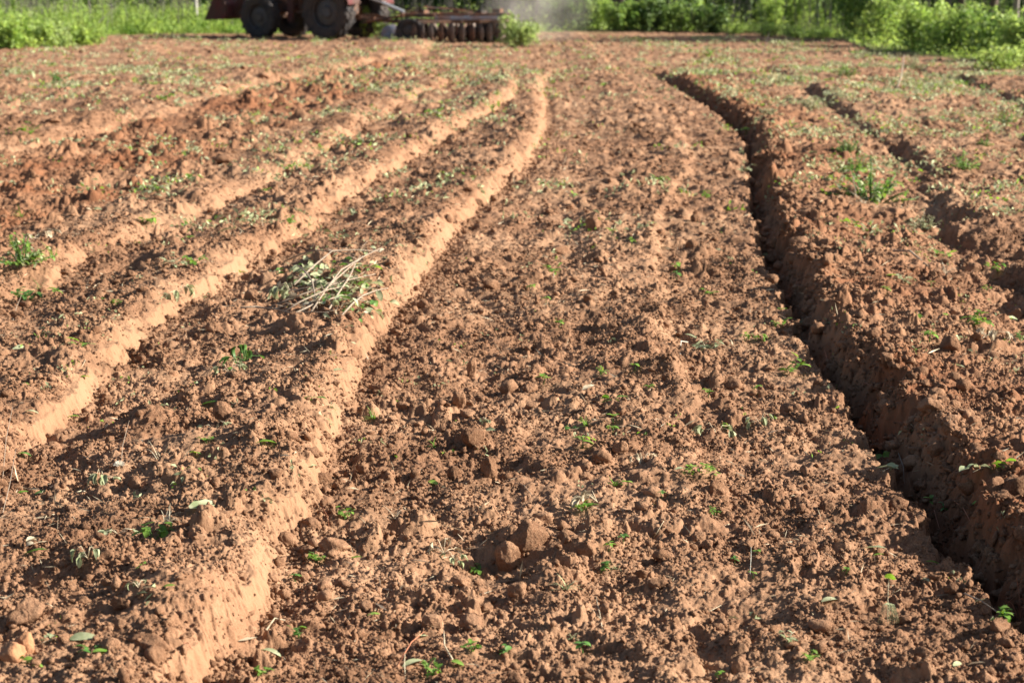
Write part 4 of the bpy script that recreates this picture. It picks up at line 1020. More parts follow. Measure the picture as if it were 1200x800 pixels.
FL, GL, DL, SW = 'fresh_leaf', 'grey_leaf', 'dark_leaf', 'straw'
for p in [
    ('bushy', 1022, 238, 84, 'large leafy green weed clump standing on the far bank', FL), ('bushy', 1000, 205, 44, 'loose green weed clump between the large leafy one and the flowering one', FL), ('bushy', 992, 180, 34, 'smaller leafy weed with pale flowers just beyond the large clump', DL),
    ('tuft', 1010, 240, 60, 'dry straw stalks standing in front of the large leafy clump', SW),
    ('bushy', 26, 312, 62, 'green bushy weed patch on the crest of the third strip by the frame edge', FL),
    ('tuft', 60, 300, 44, 'green grass tuft beside the bushy weed patch by the frame edge', FL),
    ('wilted', 287, 432, 40, 'dark dead weed clump around the hollow on the first high strip', DL), ('tuft', 278, 428, 34, 'dark limp grass hanging into the hollow on the first high strip', DL), ('wilted', 345, 352, 44, 'withered grey weed in the shade under the branch heap', GL),
    ('sprig', 33, 354, 34, 'dark green leafy sprig at the foot of the third furrow face', DL), ('seedling', 66, 352, 16, 'small bright seedling beside the dark leafy sprig', FL),
    ('tuft', 47, 342, 26, 'dark grass tuft at the foot of the third furrow face', DL), ('leaf', 84, 352, 12, 'small dark leaf near the bright seedling', DL),
    ('sprig', 205, 314, 24, 'upright pale green sprig on the second high strip', GL), ('sprig', 228, 312, 24, 'green sprig next to the pale one on the second high strip', FL),
    ('wilted', 208, 350, 36, 'wilted pale green weed on the edge of the second furrow face', GL), ('leaves', 100, 407, 24, 'bright green leaves lying near the second furrow face', FL),
    ('seedling', 222, 286, 12, 'tiny yellow green seedling on the second strip', FL), ('sprig', 178, 262, 22, 'green sprig on the second strip near its upper end', FL), ('leaf', 264, 275, 16, 'pale leaf beside a dark hole on the second strip', GL),
    ('leaf', 22, 410, 14, 'pale crumpled leaf by the left frame edge on the second strip', GL), ('wilted', 45, 280, 34, 'pale wilted grass above the bushy weed patch', SW),
    ('leaves', 285, 315, 14, 'small green leaves at the foot of the second face', FL), ('sprig', 137, 358, 14, 'small bright sprig in the middle of the second strip', FL),
    ('sprig', 340, 256, 20, 'green sprig near the crest of the second face', FL), ('wilted', 415, 252, 30, 'pale wilted weeds on the crumbled part of the second face', GL),
    ('tuft', 345, 250, 24, 'green grass tuft on the second high strip', FL), ('sprig', 378, 180, 16, 'small green sprig on the red soil strip', FL), ('sprig', 508, 140, 20, 'green sprig high on the second strip', FL),
    ('sprig', 575, 128, 20, 'bright sprig near the far end of the second face', FL), ('seedling', 312, 232, 14, 'bright yellow green seedling above the second face', FL), ('sprig', 186, 226, 20, 'green sprig among pale roots on the third strip', FL),
    ('sprig', 228, 210, 18, 'bright sprig beside the pale slab of soil', FL), ('sprig', 36, 158, 26, 'bright green weed by the fourth strip edge', FL), ('wilted', 34, 168, 16, 'pale weed under the bright one by the fourth strip edge', GL),
    ('sprig', 195, 118, 20, 'yellow green weed far up the fourth strip', FL), ('sprig', 212, 126, 22, 'grey green weed beside the yellow green one', GL), ('wilted', 18, 95, 30, 'pale grey weed far up beside the grass corner', GL), ('sprig', 70, 95, 24, 'thin green weed far up beside the grass corner', DL),
    ('sprig', 822, 68, 20, 'bright green weed far up the middle of the field', FL), ('tuft', 25, 255, 24, 'green grass blades on the red soil by the frame edge', FL), ('leaf', 112, 248, 12, 'pale leaf on the edge of the red soil', GL),
    ('leaves', 366, 471, 22, 'green leaf pair hanging on the crest of the first furrow face', DL), ('leaf', 363, 541, 14, 'grey green leaf on the crumbled part of the first furrow face', GL),
    ('leaf', 310, 522, 20, 'bright green leaf lying on the first high strip', FL), ('leaf', 394, 437, 12, 'grey leaf on the top of the first furrow face', GL), ('leaf', 388, 500, 14, 'pale thin leaf stuck in the first furrow face', GL),
    ('wilted', 252, 505, 30, 'pale crumpled leaf under the reddish leaning slab', GL), ('leaf', 238, 486, 12, 'small green leaf beside the reddish leaning slab', FL), ('leaf', 230, 531, 14, 'bright small leaf on the first high strip', FL), ('sprig', 242, 518, 16, 'small bright sprig below the pale crumpled leaf', FL),
    ('leaf', 237, 598, 30, 'long grey green leaf standing up on the first high strip', GL), ('leaf', 245, 460, 16, 'dark green leaf beside the dark hollow', DL), ('leaves', 196, 473, 16, 'green leaves on the ridge of the first high strip', DL), ('wilted', 270, 440, 30, 'limp pale weed hanging over the dark hollow', GL),
    ('tuft', 190, 540, 40, 'dry brownish grass tuft on the hump of the first strip', SW), ('wilted', 118, 565, 44, 'grey green wilted weed on the hump by the shaded hollow', GL),
    ('leaf', 48, 581, 14, 'green leaf standing in the shade of the hump', DL), ('leaf', 26, 580, 10, 'small green leaf by the frame edge below the hump', FL), ('leaf', 29, 536, 14, 'green leaf on the crest above the shaded hollow', DL), ('leaf', 37, 484, 14, 'grey green leaf on the second strip above its face', GL),
    ('leaf', 30, 453, 10, 'green leaf near the frame edge on the second strip', FL), ('leaf', 75, 437, 12, 'grey leaf perched over the second furrow face', GL), ('leaf', 100, 445, 10, 'small green leaf stuck in the second furrow face', FL), ('leaf', 85, 491, 12, 'small green leaf at the foot of the second furrow face', FL),
    ('wilted', 103, 663, 34, 'crumpled grey green leaf cluster with drooping tips', GL), ('wilted', 138, 628, 34, 'wilted grey green weed above the crumpled cluster', GL), ('sprig', 182, 634, 40, 'upright pale sprig with one bright green leaf', FL), ('tuft', 195, 620, 44, 'straw coloured limp grass around the upright sprig', SW),
    ('leaf', 40, 652, 22, 'dark green leaf lying near the frame edge', DL), ('leaves', 45, 640, 26, 'thin twisted straw stalks lying near the frame edge', SW), ('wilted', 162, 690, 22, 'pale withered leaf on the first strip', GL), ('leaf', 198, 690, 12, 'small bright leaf near the withered one', FL), ('leaf', 175, 692, 14, 'pale yellowish leaf between the withered and the bright leaf', SW),
    ('leaf', 96, 752, 28, 'long grey green leaf near the bottom corner', GL), ('leaf', 118, 767, 18, 'bright green leaf near the bottom corner', FL), ('leaf', 73, 749, 14, 'small oval green leaf beside the long grey one', FL), ('leaves', 102, 765, 26, 'dark green curled leaves between the grey and bright ones', DL),
    ('leaves', 58, 756, 20, 'pale cream leaves near the bottom corner', GL), ('leaves', 36, 780, 22, 'two green leaves just below the orange clod', FL), ('sprig', 350, 748, 22, 'dull green leaves at the foot of the furrow face, lower group', DL), ('leaf', 318, 762, 26, 'broad grey leaf at the foot of the furrow face', GL), ('leaf', 356, 736, 12, 'green leaf above the broad grey one', FL),
    ('sprig', 373, 660, 26, 'bright green sprig near the foot of the furrow face', FL), ('leaf', 415, 658, 14, 'single upright bright green leaf on the main bed', FL), ('seedling', 347, 684, 14, 'small dark seedling at the foot of the furrow face', DL), ('sprig', 405, 608, 22, 'pale green sprig on the main bed beside the furrow', FL),
    ('tuft', 465, 610, 34, 'dry grass blades lying on the main bed', SW), ('leaf', 505, 622, 26, 'broad grey green leaf lying in shade on the main bed', GL), ('wilted', 520, 650, 34, 'limp straw coloured weed beside the hollow', SW), ('sprig', 562, 672, 22, 'green sprig right below the hollow of the big clods', FL), ('wilted', 533, 658, 26, 'withered weed with one yellow leaf', GL),
    ('leaf', 508, 563, 12, 'bright yellow green leaf on the main bed', FL), ('tuft', 510, 525, 22, 'small upright green tuft on the main bed', FL), ('leaf', 572, 507, 14, 'grey green leaf beside the blocky clod', GL), ('wilted', 570, 495, 14, 'pale curled leaf above the blocky clod', GL), ('tuft', 438, 492, 22, 'small green tuft close to the furrow face', FL),
    ('sprig', 552, 765, 28, 'bright green sprig among dry roots near the bottom', FL), ('leaf', 536, 777, 14, 'bright leaf below the sprig with dry roots', FL), ('leaves', 590, 771, 20, 'dark green double leaf near the bottom', DL), ('sprig', 507, 793, 28, 'bright green sprig at the bottom edge', FL), ('leaf', 486, 785, 26, 'broad grey leaf lying at the bottom edge', GL),
    ('leaf', 492, 748, 14, 'pale grey leaf above the broad one near the bottom', GL), ('sprig', 308, 792, 24, 'green sprig at the bottom edge below the furrow face', FL), ('leaf', 437, 722, 12, 'small leaf standing beside a pale straw', FL),
    ('sprig', 704, 672, 22, 'small three leaf sprig in the foreground bed', DL), ('seedling', 713, 646, 14, 'small bright seedling beside a bent straw', FL), ('seedling', 730, 640, 14, 'small dark seedling next to the bent straw', DL), ('tuft', 662, 692, 32, 'pale green grass tuft in the foreground bed', GL), ('tuft', 721, 668, 18, 'thin whitish stalk tuft beside the three leaf sprig', GL),
    ('tuft', 672, 748, 24, 'withered pale tuft near the bottom of the main bed', GL), ('seedling', 683, 765, 18, 'dark seedling near the bottom of the main bed', DL), ('seedling', 843, 798, 14, 'bright seedling at the bottom edge of the bed', FL), ('seedling', 882, 678, 10, 'bright tiny seedling under a thin straw', FL), ('seedling', 887, 652, 9, 'bright tiny seedling above the thin straw', FL), ('seedling', 861, 662, 10, 'small dark seedling beside the thin straw', DL),
    ('rosette', 820, 558, 34, 'mossy bright green rosette on the main bed', FL), ('leaf', 798, 553, 14, 'pale leaf standing beside the mossy rosette', GL), ('seedling', 683, 527, 20, 'bright low seedling in the middle of the main bed', FL), ('tuft', 687, 500, 22, 'upright green tuft above the bright low seedling', FL), ('leaves', 670, 505, 16, 'dark leaves beside the upright green tuft', DL),
    ('seedling', 719, 497, 14, 'yellow green seedling, upper of two close together', FL), ('seedling', 717, 510, 14, 'mid green seedling, lower of two close together', FL), ('seedling', 636, 453, 16, 'yellow green seedling above a pair of clods', FL), ('leaf', 690, 459, 14, 'whitish leaf lying alone on the main bed', SW), ('seedling', 744, 436, 12, 'pale yellow seedling high on the main bed', FL),
    ('sprig', 703, 440, 16, 'green sprig beside a shaded hollow high on the bed', FL), ('leaves', 715, 470, 22, 'bright small leaves on the rise of the bed', FL), ('leaf', 728, 470, 12, 'green leaf at the edge of the rise', DL), ('seedling', 760, 461, 12, 'green seedling near the low soil step', FL), ('seedling', 829, 469, 15, 'yellow green seedling beyond the low soil step', FL),
    ('wilted', 840, 506, 40, 'wilted grey green weed lying beyond the low soil step', GL), ('sprig', 855, 512, 18, 'green leaves beside the wilted weed', FL), ('tuft', 720, 568, 20, 'pale green tuft in the middle of the foreground bed', FL), ('seedling', 735, 571, 12, 'small green seedling beside the pale tuft', FL), ('sprig', 838, 605, 14, 'bright sprig with a straw beside it', FL),
    ('wilted', 700, 590, 44, 'dry flattened weeds on the pale patch of soil', SW), ('sprig', 682, 600, 26, 'small green weed at the edge of the dry flattened weeds', FL), ('seedling', 776, 586, 10, 'small dark seedling by the half buried clod', DL), ('wilted', 753, 545, 26, 'pale withered bits above the half buried clod', SW), ('wilted', 890, 497, 26, 'limp green weed at the lower side of the bed', GL),
    ('seedling', 886, 463, 14, 'pale green seedling toward the open furrow', FL), ('sprig', 924, 440, 30, 'yellow green creeping weed near the lip of the open furrow', FL), ('sprig', 978, 460, 20, 'small bright creeper on the lip of the open furrow, upper one', FL), ('leaves', 988, 470, 20, 'dark leaves of a creeper spilling over the furrow lip', DL),
    ('leaves', 1032, 543, 30, 'light green leaf spray leaning over the lip of the open furrow', FL), ('leaves', 1042, 553, 26, 'grey green leaf spray just below the light green one on the lip', GL), ('sprig', 1094, 595, 28, 'bright green sprig at the bottom of the open furrow', FL), ('sprig', 1112, 598, 20, 'dull green sprig deep in the open furrow', DL),
    ('leaf', 1150, 583, 20, 'single bright leaf on the wall of the open furrow', FL), ('leaves', 1178, 549, 26, 'light green leaves on the bank crest above the open furrow', FL), ('leaves', 1150, 562, 30, 'grey green drooping leaves on the furrow bank', GL), ('leaf', 1073, 578, 14, 'dim green leaf in the shade of the open furrow', DL),
    ('sprig', 1182, 733, 34, 'bright leaf sprig beside the reddish dry twig', FL), ('leaf', 1092, 660, 14, 'dark green leaf flat on the bed near the furrow lip', DL), ('sprig', 1101, 678, 16, 'small bright sprig near the furrow lip', FL), ('leaf', 1024, 645, 22, 'grey green leaf above the seedling with white roots', GL), ('leaf', 1028, 654, 12, 'yellowish small leaf above the seedling with white roots', FL),
    ('seedling', 991, 677, 10, 'tiny green seedling left of the one with white roots', FL), ('leaf', 972, 708, 18, 'pale green leaf lying in the foreground', GL), ('sprig', 922, 755, 24, 'pale green sprig with a brown stalk near the bottom', GL), ('sprig', 948, 775, 22, 'yellow green sprig near the bottom', FL), ('leaf', 1124, 783, 14, 'pale green leaf at the bottom corner', GL),
    ('leaf', 1143, 782, 18, 'brownish curled leaf at the bottom corner', SW), ('leaf', 1148, 708, 12, 'small pale leaf on the lip of the open furrow', GL), ('seedling', 1085, 682, 10, 'small pale seedling on the bed by the furrow lip', GL),
    ('seedling', 917, 363, 12, 'bright seedling on the inner lip of the open furrow', FL), ('sprig', 915, 384, 18, 'yellow green sprig on the inner lip of the open furrow', FL), ('sprig', 935, 393, 18, 'grey green upright sprig on the lip above the dark furrow', GL), ('leaf', 953, 413, 9, 'small bright leaf on the lip above the dark furrow', FL), ('leaf', 988, 405, 14, 'grey green leaf on the dark furrow wall', GL),
    ('leaves', 1077, 375, 22, 'bright leaf pair on the bank above the small seedlings', FL), ('seedling', 1089, 401, 18, 'bright double leaf seedling on the bank', FL), ('seedling', 1074, 420, 9, 'tiny bright seedling lowest on the bank', FL), ('sprig', 1148, 382, 34, 'bright leafy sprig with a drooping leaf on the bank', FL), ('leaves', 1190, 378, 22, 'pale silvery leaves by the frame edge on the bank', GL), ('sprig', 1196, 402, 18, 'dark green sprig by the frame edge on the bank', DL),
    ('sprig', 1169, 325, 22, 'two tone sprig with pale top in the far side furrow', FL), ('leaves', 1109, 302, 22, 'bright green leaves beside a dry stick on the far bank', FL), ('sprig', 1060, 332, 26, 'dark sprig with silvery leaf in the middle of the bank', GL), ('leaf', 1045, 328, 12, 'bright round leaf beside the dark sprig', FL), ('seedling', 1039, 344, 12, 'bright green seedling beside a pale flake', FL),
    ('seedling', 1091, 340, 9, 'tiny bright seedling near the straw wisps', FL), ('bushy', 1082, 268, 36, 'grey green weed clump below the large leafy clump', GL), ('leaf', 1044, 361, 16, 'pale pinkish flake of dry leaf on the bank', SW), ('wilted', 1165, 402, 34, 'dry straw wisps on the bank by the frame edge', SW), ('leaf', 1120, 431, 16, 'pale grey leaf on the top of the bank', GL),
    ('leaf', 1107, 370, 9, 'small green leaf beside the blocky clod on the bank', FL), ('sprig', 1156, 349, 12, 'bright small sprig near the frame edge', FL), ('tuft', 1108, 325, 44, 'dry straw wisps trailing down the far bank', SW), ('leaf', 840, 295, 12, 'grey leaf high on the bed near the open furrow', GL), ('seedling', 793, 316, 12, 'green seedling on the low step, upper one', FL), ('seedling', 793, 328, 12, 'dark seedling on the low step, lower one', DL),
    ('sprig', 831, 347, 14, 'pale green upright sprig beyond the low step', FL), ('leaf', 779, 293, 14, 'whitish leaf on the low step', SW), ('seedling', 740, 288, 10, 'bright seedling in the far middle of the bed', FL), ('seedling', 716, 277, 11, 'bright seedling beside a far dark hollow', FL), ('sprig', 755, 272, 18, 'grey green tuft behind a far dark hollow', GL),
    ('sprig', 650, 322, 20, 'yellow green sprigs near the middle of the bed', FL), ('seedling', 622, 344, 12, 'bright flat seedling on the upper bed', FL), ('seedling', 640, 357, 10, 'green seedling below the bright flat one', FL), ('seedling', 655, 385, 12, 'yellow seedling alone on the middle bed', FL), ('leaves', 642, 405, 18, 'grey green leaves low on the middle bed', GL),
    ('sprig', 775, 214, 18, 'bright sprig far up the main bed', FL), ('sprig', 826, 232, 16, 'upright sprig far up near the open furrow', FL), ('wilted', 885, 402, 20, 'pale green flat weed toward the open furrow', FL), ('sprig', 830, 412, 34, 'pale green flat weeds around a white curved stem', GL), ('leaf', 813, 405, 9, 'pale leaf beside the white curved stem', GL), ('seedling', 873, 400, 12, 'small green seedlings below the flat weed', FL),
    ('sprig', 873, 205, 18, 'grey green sprig hanging over the open furrow far up', GL), ('seedling', 873, 165, 12, 'bright sprig on the rim of the open furrow far up', FL), ('leaf', 843, 262, 10, 'pale curled leaf far up near the open furrow', SW),
    ('bushy', 950, 128, 30, 'green weed patch far up the far bank', GL), ('bushy', 990, 90, 26, 'green weed patch near the far field edge', FL), ('bushy', 1180, 145, 30, 'bright weed patch on the far bank near the frame edge', FL), ('bushy', 1130, 200, 34, 'yellow green weed patch in the middle of the far bank', FL), ('bushy', 1155, 172, 18, 'bright weed beside the dark block on the far bank', FL),
    ('bushy', 1070, 80, 26, 'pale weed patch just before the bright bank of foliage', GL), ('bushy', 900, 135, 26, 'pale green weed patch past the furrow end', GL),
]:
    plant(*p)

# seedling with white roots
X, Y, Z = on_ground(1040, 728); s = Y / F
o = empty('uprooted_seedling', (X, Y, Z)); tag(o, 'upright uprooted seedling with one round bright leaf and drooping white roots', 'weed')
mb = MB().tube([(0, 0, .0), (-.001, 0, 30 * s), (0, 0, 55 * s)], [.0016, .0013, .001], 6); mb.tube([(0, 0, 32 * s), (8 * s, 0, 37 * s), (15 * s, 0, 41 * s)], [.001, .0009, .0006], 5)
mb.build('stem', M['straw'], o, True)
mb = MB(); leaf_geo(mb, (-6 * s, -.002, 56 * s), .1, .2, 15 * s, 11 * s, .8, .3, -.9, 0, 'round'); mb.build('leaf', M['fresh_leaf'], o, True)
mb = MB()
for k in range(11):
    a = -.9 + k * .2; dx = math.sin(a) * 16 * s
    mb.tube([(0, 0, 24 * s), (dx * .5, -math.cos(a) * .01, 22 * s), (dx, -math.cos(a) * .02, 0)], [.0011, .0009, .0005], 4)
mb.build('roots', M['grey_leaf'], o, True)

# reddish dry twig in the corner
X, Y, Z = on_ground(1196, 742); s = Y / F
mb = MB()
for k, (dx, dz) in enumerate([(-8, 62), (4, 55), (-20, 36), (14, 40), (-3, 28)]):
    p0 = (0, 0, 0) if k < 2 else (dx * .3 * s, 0, dz * .45 * s)
    mb.tube([p0, ((p0[0] + dx * s) / 2 + .004, .002, (p0[2] + dz * s) * .55), (dx * s, -.004, dz * s)], [.0018, .0013, .0006], 5)
    for j in range(4):
        f = .4 + .15 * j; q = (dx * s * f, 0, dz * s * f); mb.tube([q, (q[0] + random.uniform(-9, 9) * s, random.uniform(-.01, .01), q[2] + random.uniform(2, 12) * s)], [.001, .0005], 4)
o = mb.build('twig', M['red_twig']); o.location = (X, Y, Z); tag(o, 'reddish dry branching twig standing at the edge of the open furrow', 'twig')

def stick(pts, r, label, mat='twig', name='stick'):
    P_ = [Vector(on_ground(px, py)) + Vector((0, 0, h)) for px, py, h in pts]; o0 = P_[0].copy()
    mb = MB().tube([p - o0 for p in P_], [r * (1 - .5 * i / (len(P_) - 1)) for i in range(len(P_))], 6)
    o = mb.build(name, M[mat], None, True); o.location = o0; tag(o, label, 'stick', 'sticks and straws on the soil')
stick([(1046, 299, .02), (1066, 306, .04), (1087, 313, .01)], .008, 'dry pale stick lying on the far bank beside bright leaves')
stick([(1051, 104, .0), (1056, 98, .12), (1059, 88, .32)], .014, 'curved pale stick standing far up the field')
stick([(893, 66, .0), (897, 60, .12), (901, 52, .26)], .009, 'thin dark upright stick near the far field edge', 'dark_twig')
stick([(812, 427, .0), (797, 420, .006), (798, 408, .035), (806, 408, .03)], .003, 'white curved stem standing among flat weeds', 'fluff')
stick([(968, 440, .0), (972, 434, .01), (966, 424, .05)], .003, 'thin brown root poking out of the dark furrow', 'red_twig')
stick([(3, 562, .0), (8, 535, .05), (16, 508, .10)], .0016, 'thin dry stalk standing by the frame edge, upper one')
stick([(3, 602, .0), (12, 585, .05), (20, 560, .10)], .0016, 'thin dry stalk standing by the frame edge, lower one')
stick([(142, 541, .0), (144, 530, .03), (152, 515, .07)], .0014, 'thin curved stalk rising from the pale fluffy seed head')
stick([(707, 744, .0), (703, 728, .02), (698, 712, .035)], .0016, 'pale upright straw in the foreground bed', 'straw')
stick([(706, 732, .003), (698, 722, .01), (688, 712, .012)], .0014, 'short straw crossing the pale upright one', 'straw')
stick([(766, 630, .0), (770, 623, .02), (778, 618, .025)], .0016, 'bent pale straw above the dark round clod', 'straw')
stick([(879, 672, .0), (880, 660, .02), (880, 652, .03)], .0008, 'hair thin grey stalk between tiny seedlings', 'fluff')
stick([(604, 566, .0), (614, 572, .01), (624, 585, .012)], .0016, 'grey curved straw above the largest clod', 'twig')
stick([(665, 663, .004), (673, 661, .02), (683, 658, .006)], .0014, 'thin reddish root lying across the bed', 'red_twig')
stick([(465, 782, .0), (482, 768, .03), (497, 757, .04)], .0022, 'dark reddish stick leaning out of the foreground soil', 'red_twig')
stick([(310, 742, .003), (322, 730, .02), (334, 728, .004)], .003, 'pale straw arch at the foot of the furrow face', 'straw')
stick([(210, 776, .0), (218, 771, .012), (226, 768, .016)], .0016, 'short dark twig on the face of the first furrow', 'red_twig')
stick([(378, 597, .0), (384, 608, .01), (386, 620, .0)], .0012, 'thin root hanging down at the foot of the furrow face', 'red_twig')
stick([(1000, 466, .01), (1014, 458, .03), (1030, 455, .02)], .002, 'thin root hanging across the wall of the open furrow', 'red_twig')
stick([(1118, 590, .01), (1128, 603, .03), (1140, 620, .01)], .002, 'brown root lying in the bottom of the open furrow', 'red_twig')
stick([(1085, 612, .02), (1094, 622, .03), (1107, 627, .01)], .002, 'brown root arching from the flat lip clod into the furrow', 'red_twig')
stick([(1130, 700, .012), (1150, 712, .02), (1172, 724, .012)], .003, 'long brown stem lying along the furrow lip', 'twig')
stick([(1052, 555, .02), (1058, 562, .03), (1060, 575, .01)], .002, 'short stem curving over the furrow lip', 'twig')
stick([(985, 472, .01), (992, 480, .012), (998, 490, .006)], .003, 'flattened pale stem lying along the furrow lip', 'straw')
stick([(820, 715, .002), (832, 719, .008), (845, 710, .003)], .0014, 'thin straw across the shaded hollow near the bottom', 'straw')
stick([(530, 775, .0), (521, 765, .02), (520, 752, .03)], .003, 'pale branching dry root near the bottom', 'straw')
stick([(475, 795, .0), (474, 785, .02), (475, 774, .04)], .0016, 'thin upright straw near the bottom edge', 'straw')
stick([(100, 421, .0), (96, 433, .01)], .0015, 'tiny straw below the bright leaves', 'straw')
stick([(12, 382, .0), (20, 368, .04), (26, 358, .06)], .002, 'dry bent stalk under the dark leafy sprig')
# fluffy seed head
X, Y, Z = on_ground(140, 550)
mb = MB()
for k in range(160):
    d = Vector((random.gauss(0, 1), random.gauss(0, 1), random.gauss(0, 1))).normalized() * .022; mb.tube([(0, 0, .014), (d.x, d.y, .014 + abs(d.z) * .8)], [.0004, .0002], 3, cap=False)
o = mb.build('seed_head', M['fluff']); o.location = (X, Y, Z); tag(o, 'pale fluffy seed head on the hump of the first strip', 'seed head')

# heap of cut branches
X, Y, Z = on_ground(395, 362)
o = empty('branch_heap', (X, Y, Z)); tag(o, 'heap of cut grey branches with wilting leaves lying on the first high strip', 'branch heap')
s = Y / F; random.seed(4)
def hp_(px, py, h): x, y, z = on_ground(px, py); return Vector((x - X, y - Y, z - Z + h))
for k, pts in enumerate([[(282, 372, .03), (320, 366, .03), (372, 361, .03)], [(318, 352, .02), (362, 345, .04), (418, 334, .03)], [(340, 376, .02), (392, 358, .04), (436, 362, .02)], [(300, 370, .05), (345, 375, .03), (385, 369, .03)], [(310, 368, .02), (375, 352, .06), (440, 340, .07)], [(352, 372, .02), (395, 345, .08), (430, 320, .10)], [(365, 372, .03), (400, 338, .10), (448, 312, .11)],
                         [(335, 318, .06), (370, 314, .10), (415, 318, .09)], [(345, 345, .05), (390, 318, .11), (445, 313, .10)], [(330, 372, .02), (372, 358, .05), (400, 352, .06)], [(380, 372, .01), (410, 340, .07), (422, 312, .08)],
                         [(350, 330, .08), (366, 350, .09), (372, 368, .02)], [(400, 372, .02), (425, 358, .05), (455, 350, .05)]]):
    P_ = [hp_(*p) for p in pts]
    mb = MB().tube([P_[0], (P_[0] + P_[1]) / 2 + Vector((0, 0, .008)), P_[1], (P_[1] + P_[2]) / 2 + Vector((0, 0, .006)), P_[2]], [.0050, .0046, .004, .0032, .002], 5)
    for j in range(3):
        q = P_[1].lerp(P_[2], .3 + .25 * j); mb.tube([q, q + Vector((random.uniform(-.08, .1), random.uniform(-.08, .08), random.uniform(0, .05)))], [.0022, .001], 4)
    mb.build('branch', M['twig'], o, True)
for nm, mt, nl, sp in (('leaves', 'grey_leaf', 190, 1.4), ('leaves', 'dark_leaf', 50, 1.3), ('leaves', 'fresh_leaf', 22, 1.1), ('leaves', 'straw', 50, 1.5)):
    lf = MB()
    for k in range(nl):
        c = random.choice([(355, 330), (370, 335), (385, 345), (410, 355), (420, 345), (435, 365), (400, 335), (430, 318), (362, 322)]); p = hp_(c[0] + random.gauss(0, 9) * sp, c[1] + random.gauss(0, 8) * sp, random.uniform(.0, .045))
        leaf_geo(lf, p, random.uniform(0, 6.28), random.uniform(-.5, .8), random.uniform(.03, .075), random.uniform(.015, .036), random.uniform(.2, 1.6), .4, random.uniform(-.8, .8))
    lf.build(nm, M[mt], o, True)

# ------------------------------------------------------------------ litter: bits of straw, root and leaf too many to count
rg = np.random.default_rng(9)
def litter(n, y1, Lr, Wr, mask):
    y = np.sqrt(rg.random(n) * (y1 ** 2 - 22) + 22); x = (rg.random(n) * 2 - 1) * .2325 * 1.14 * y
    k = rg.random(n) < mask(x, y); x, y = x[k], y[k]
    z, w_, fr_, fi = height(x, y); k = (rg.random(len(x)) > w_ * .8) & (fi > .9); x, y, z = x[k], y[k], z[k]; n = len(x)
    D = np.stack([rg.normal(size=n), rg.normal(size=n), np.abs(rg.normal(size=n)) * .3], 1)
    return leaf_cloud(np.stack([x, y, z + .002], 1), D, rg.uniform(*Lr, n), rg.uniform(*Wr, n), rg, .3, .05)
drift = lambda x, y: np.clip(.15 + 1.3 * perlin(x * 1.6, y * 1.3, 500), 0.02, 1)
cl = [litter(22000, 16, (.012, .055), (.0013, .003), drift), litter(12000, 34, (.04, .10), (.004, .008), drift)]
o = cloud_obj('plant_litter', cl, M['straw']); tag(o, 'scattered straw, root hairs and dry stalk bits on the soil', 'plant litter', None, 'stuff')

def weeds(n, y0, y1, sz, nl, mask):
    y = np.sqrt(rg.random(n) * (y1 ** 2 - y0 ** 2) + y0 ** 2); x = (rg.random(n) * 2 - 1) * .2325 * 1.14 * y
    k = rg.random(n) < mask(x, y); x, y = x[k], y[k]
    z, w_, fr_, fi = height(x, y); k = fi > .9; x, y, z = x[k], y[k], z[k]; n = len(x)
    x = np.repeat(x, nl) + rg.normal(size=n * nl) * sz * .6; y = np.repeat(y, nl) + rg.normal(size=n * nl) * sz * .6; z = height(x, y)[0] + rg.uniform(0, sz * .7, n * nl)
    D = rg.normal(size=(n * nl, 3)) + np.array([0, 0, .5])
    return leaf_cloud(np.stack([x, y, z], 1), D, sz * rg.uniform(.3, 1.1, n * nl), sz * rg.uniform(.15, .45, n * nl), rg)
def wm(x, y):
    up = sstep(12, 30, y)
    right = sstep(0, .8, x - FR(y)); left = sstep(0, .6, W1(y) - x)
    return np.clip((.17 + .10 * up + .95 * right + .36 * left) * np.clip(.25 + 1.5 * perlin(x * .9, y * .55, 510), 0, 1), 0, 1)
o = cloud_obj('ground_weeds', [weeds(2600, 5.2, 16, .032, 5, wm), weeds(11000, 14, 40, .07, 7, wm), weeds(8000, 28, 56, .09, 7, wm)], M['grey_leaf']); tag(o, 'pale green trampled weeds strewn thinly over the ploughed strips', 'ground weeds', None, 'stuff')
o = cloud_obj('ground_weeds', [weeds(1500, 5.2, 16, .026, 3, wm), weeds(3600, 14, 40, .055, 6, wm), weeds(2600, 30, 56, .08, 6, wm)], M['fresh_leaf']); tag(o, 'fresh green low weeds strewn thinly over the ploughed strips', 'ground weeds', None, 'stuff')

# ------------------------------------------------------------------ dust raised by the harrow
m = bpy.data.materials.new('dust'); m.use_nodes = True; nt = m.node_tree; nt.nodes.clear(); L = nt.links
out = nt.nodes.new('ShaderNodeOutputMaterial'); pv = nt.nodes.new('ShaderNodeVolumePrincipled'); pv.inputs['Color'].default_value = (.99, .95, .90, 1); pv.inputs['Anisotropy'].default_value = .2
tc = nt.nodes.new('ShaderNodeTexCoord')
ln = nt.nodes.new('ShaderNodeVectorMath'); ln.operation = 'LENGTH'; L.new(tc.outputs['Object'], ln.inputs[0])
mr = nt.nodes.new('ShaderNodeMapRange'); mr.inputs[1].default_value = 1.0; mr.inputs[2].default_value = .1; L.new(ln.outputs['Value'], mr.inputs[0])
nz = noise(nt, tc.outputs['Object'], 1.6, 3); mm = nt.nodes.new('ShaderNodeMath'); mm.operation = 'MULTIPLY'; L.new(mr.outputs[0], mm.inputs[0]); nr = nt.nodes.new('ShaderNodeMapRange'); nr.inputs[1].default_value = .40; nr.inputs[2].default_value = .70; L.new(nz.outputs[0], nr.inputs[0]); L.new(nr.outputs[0], mm.inputs[1])
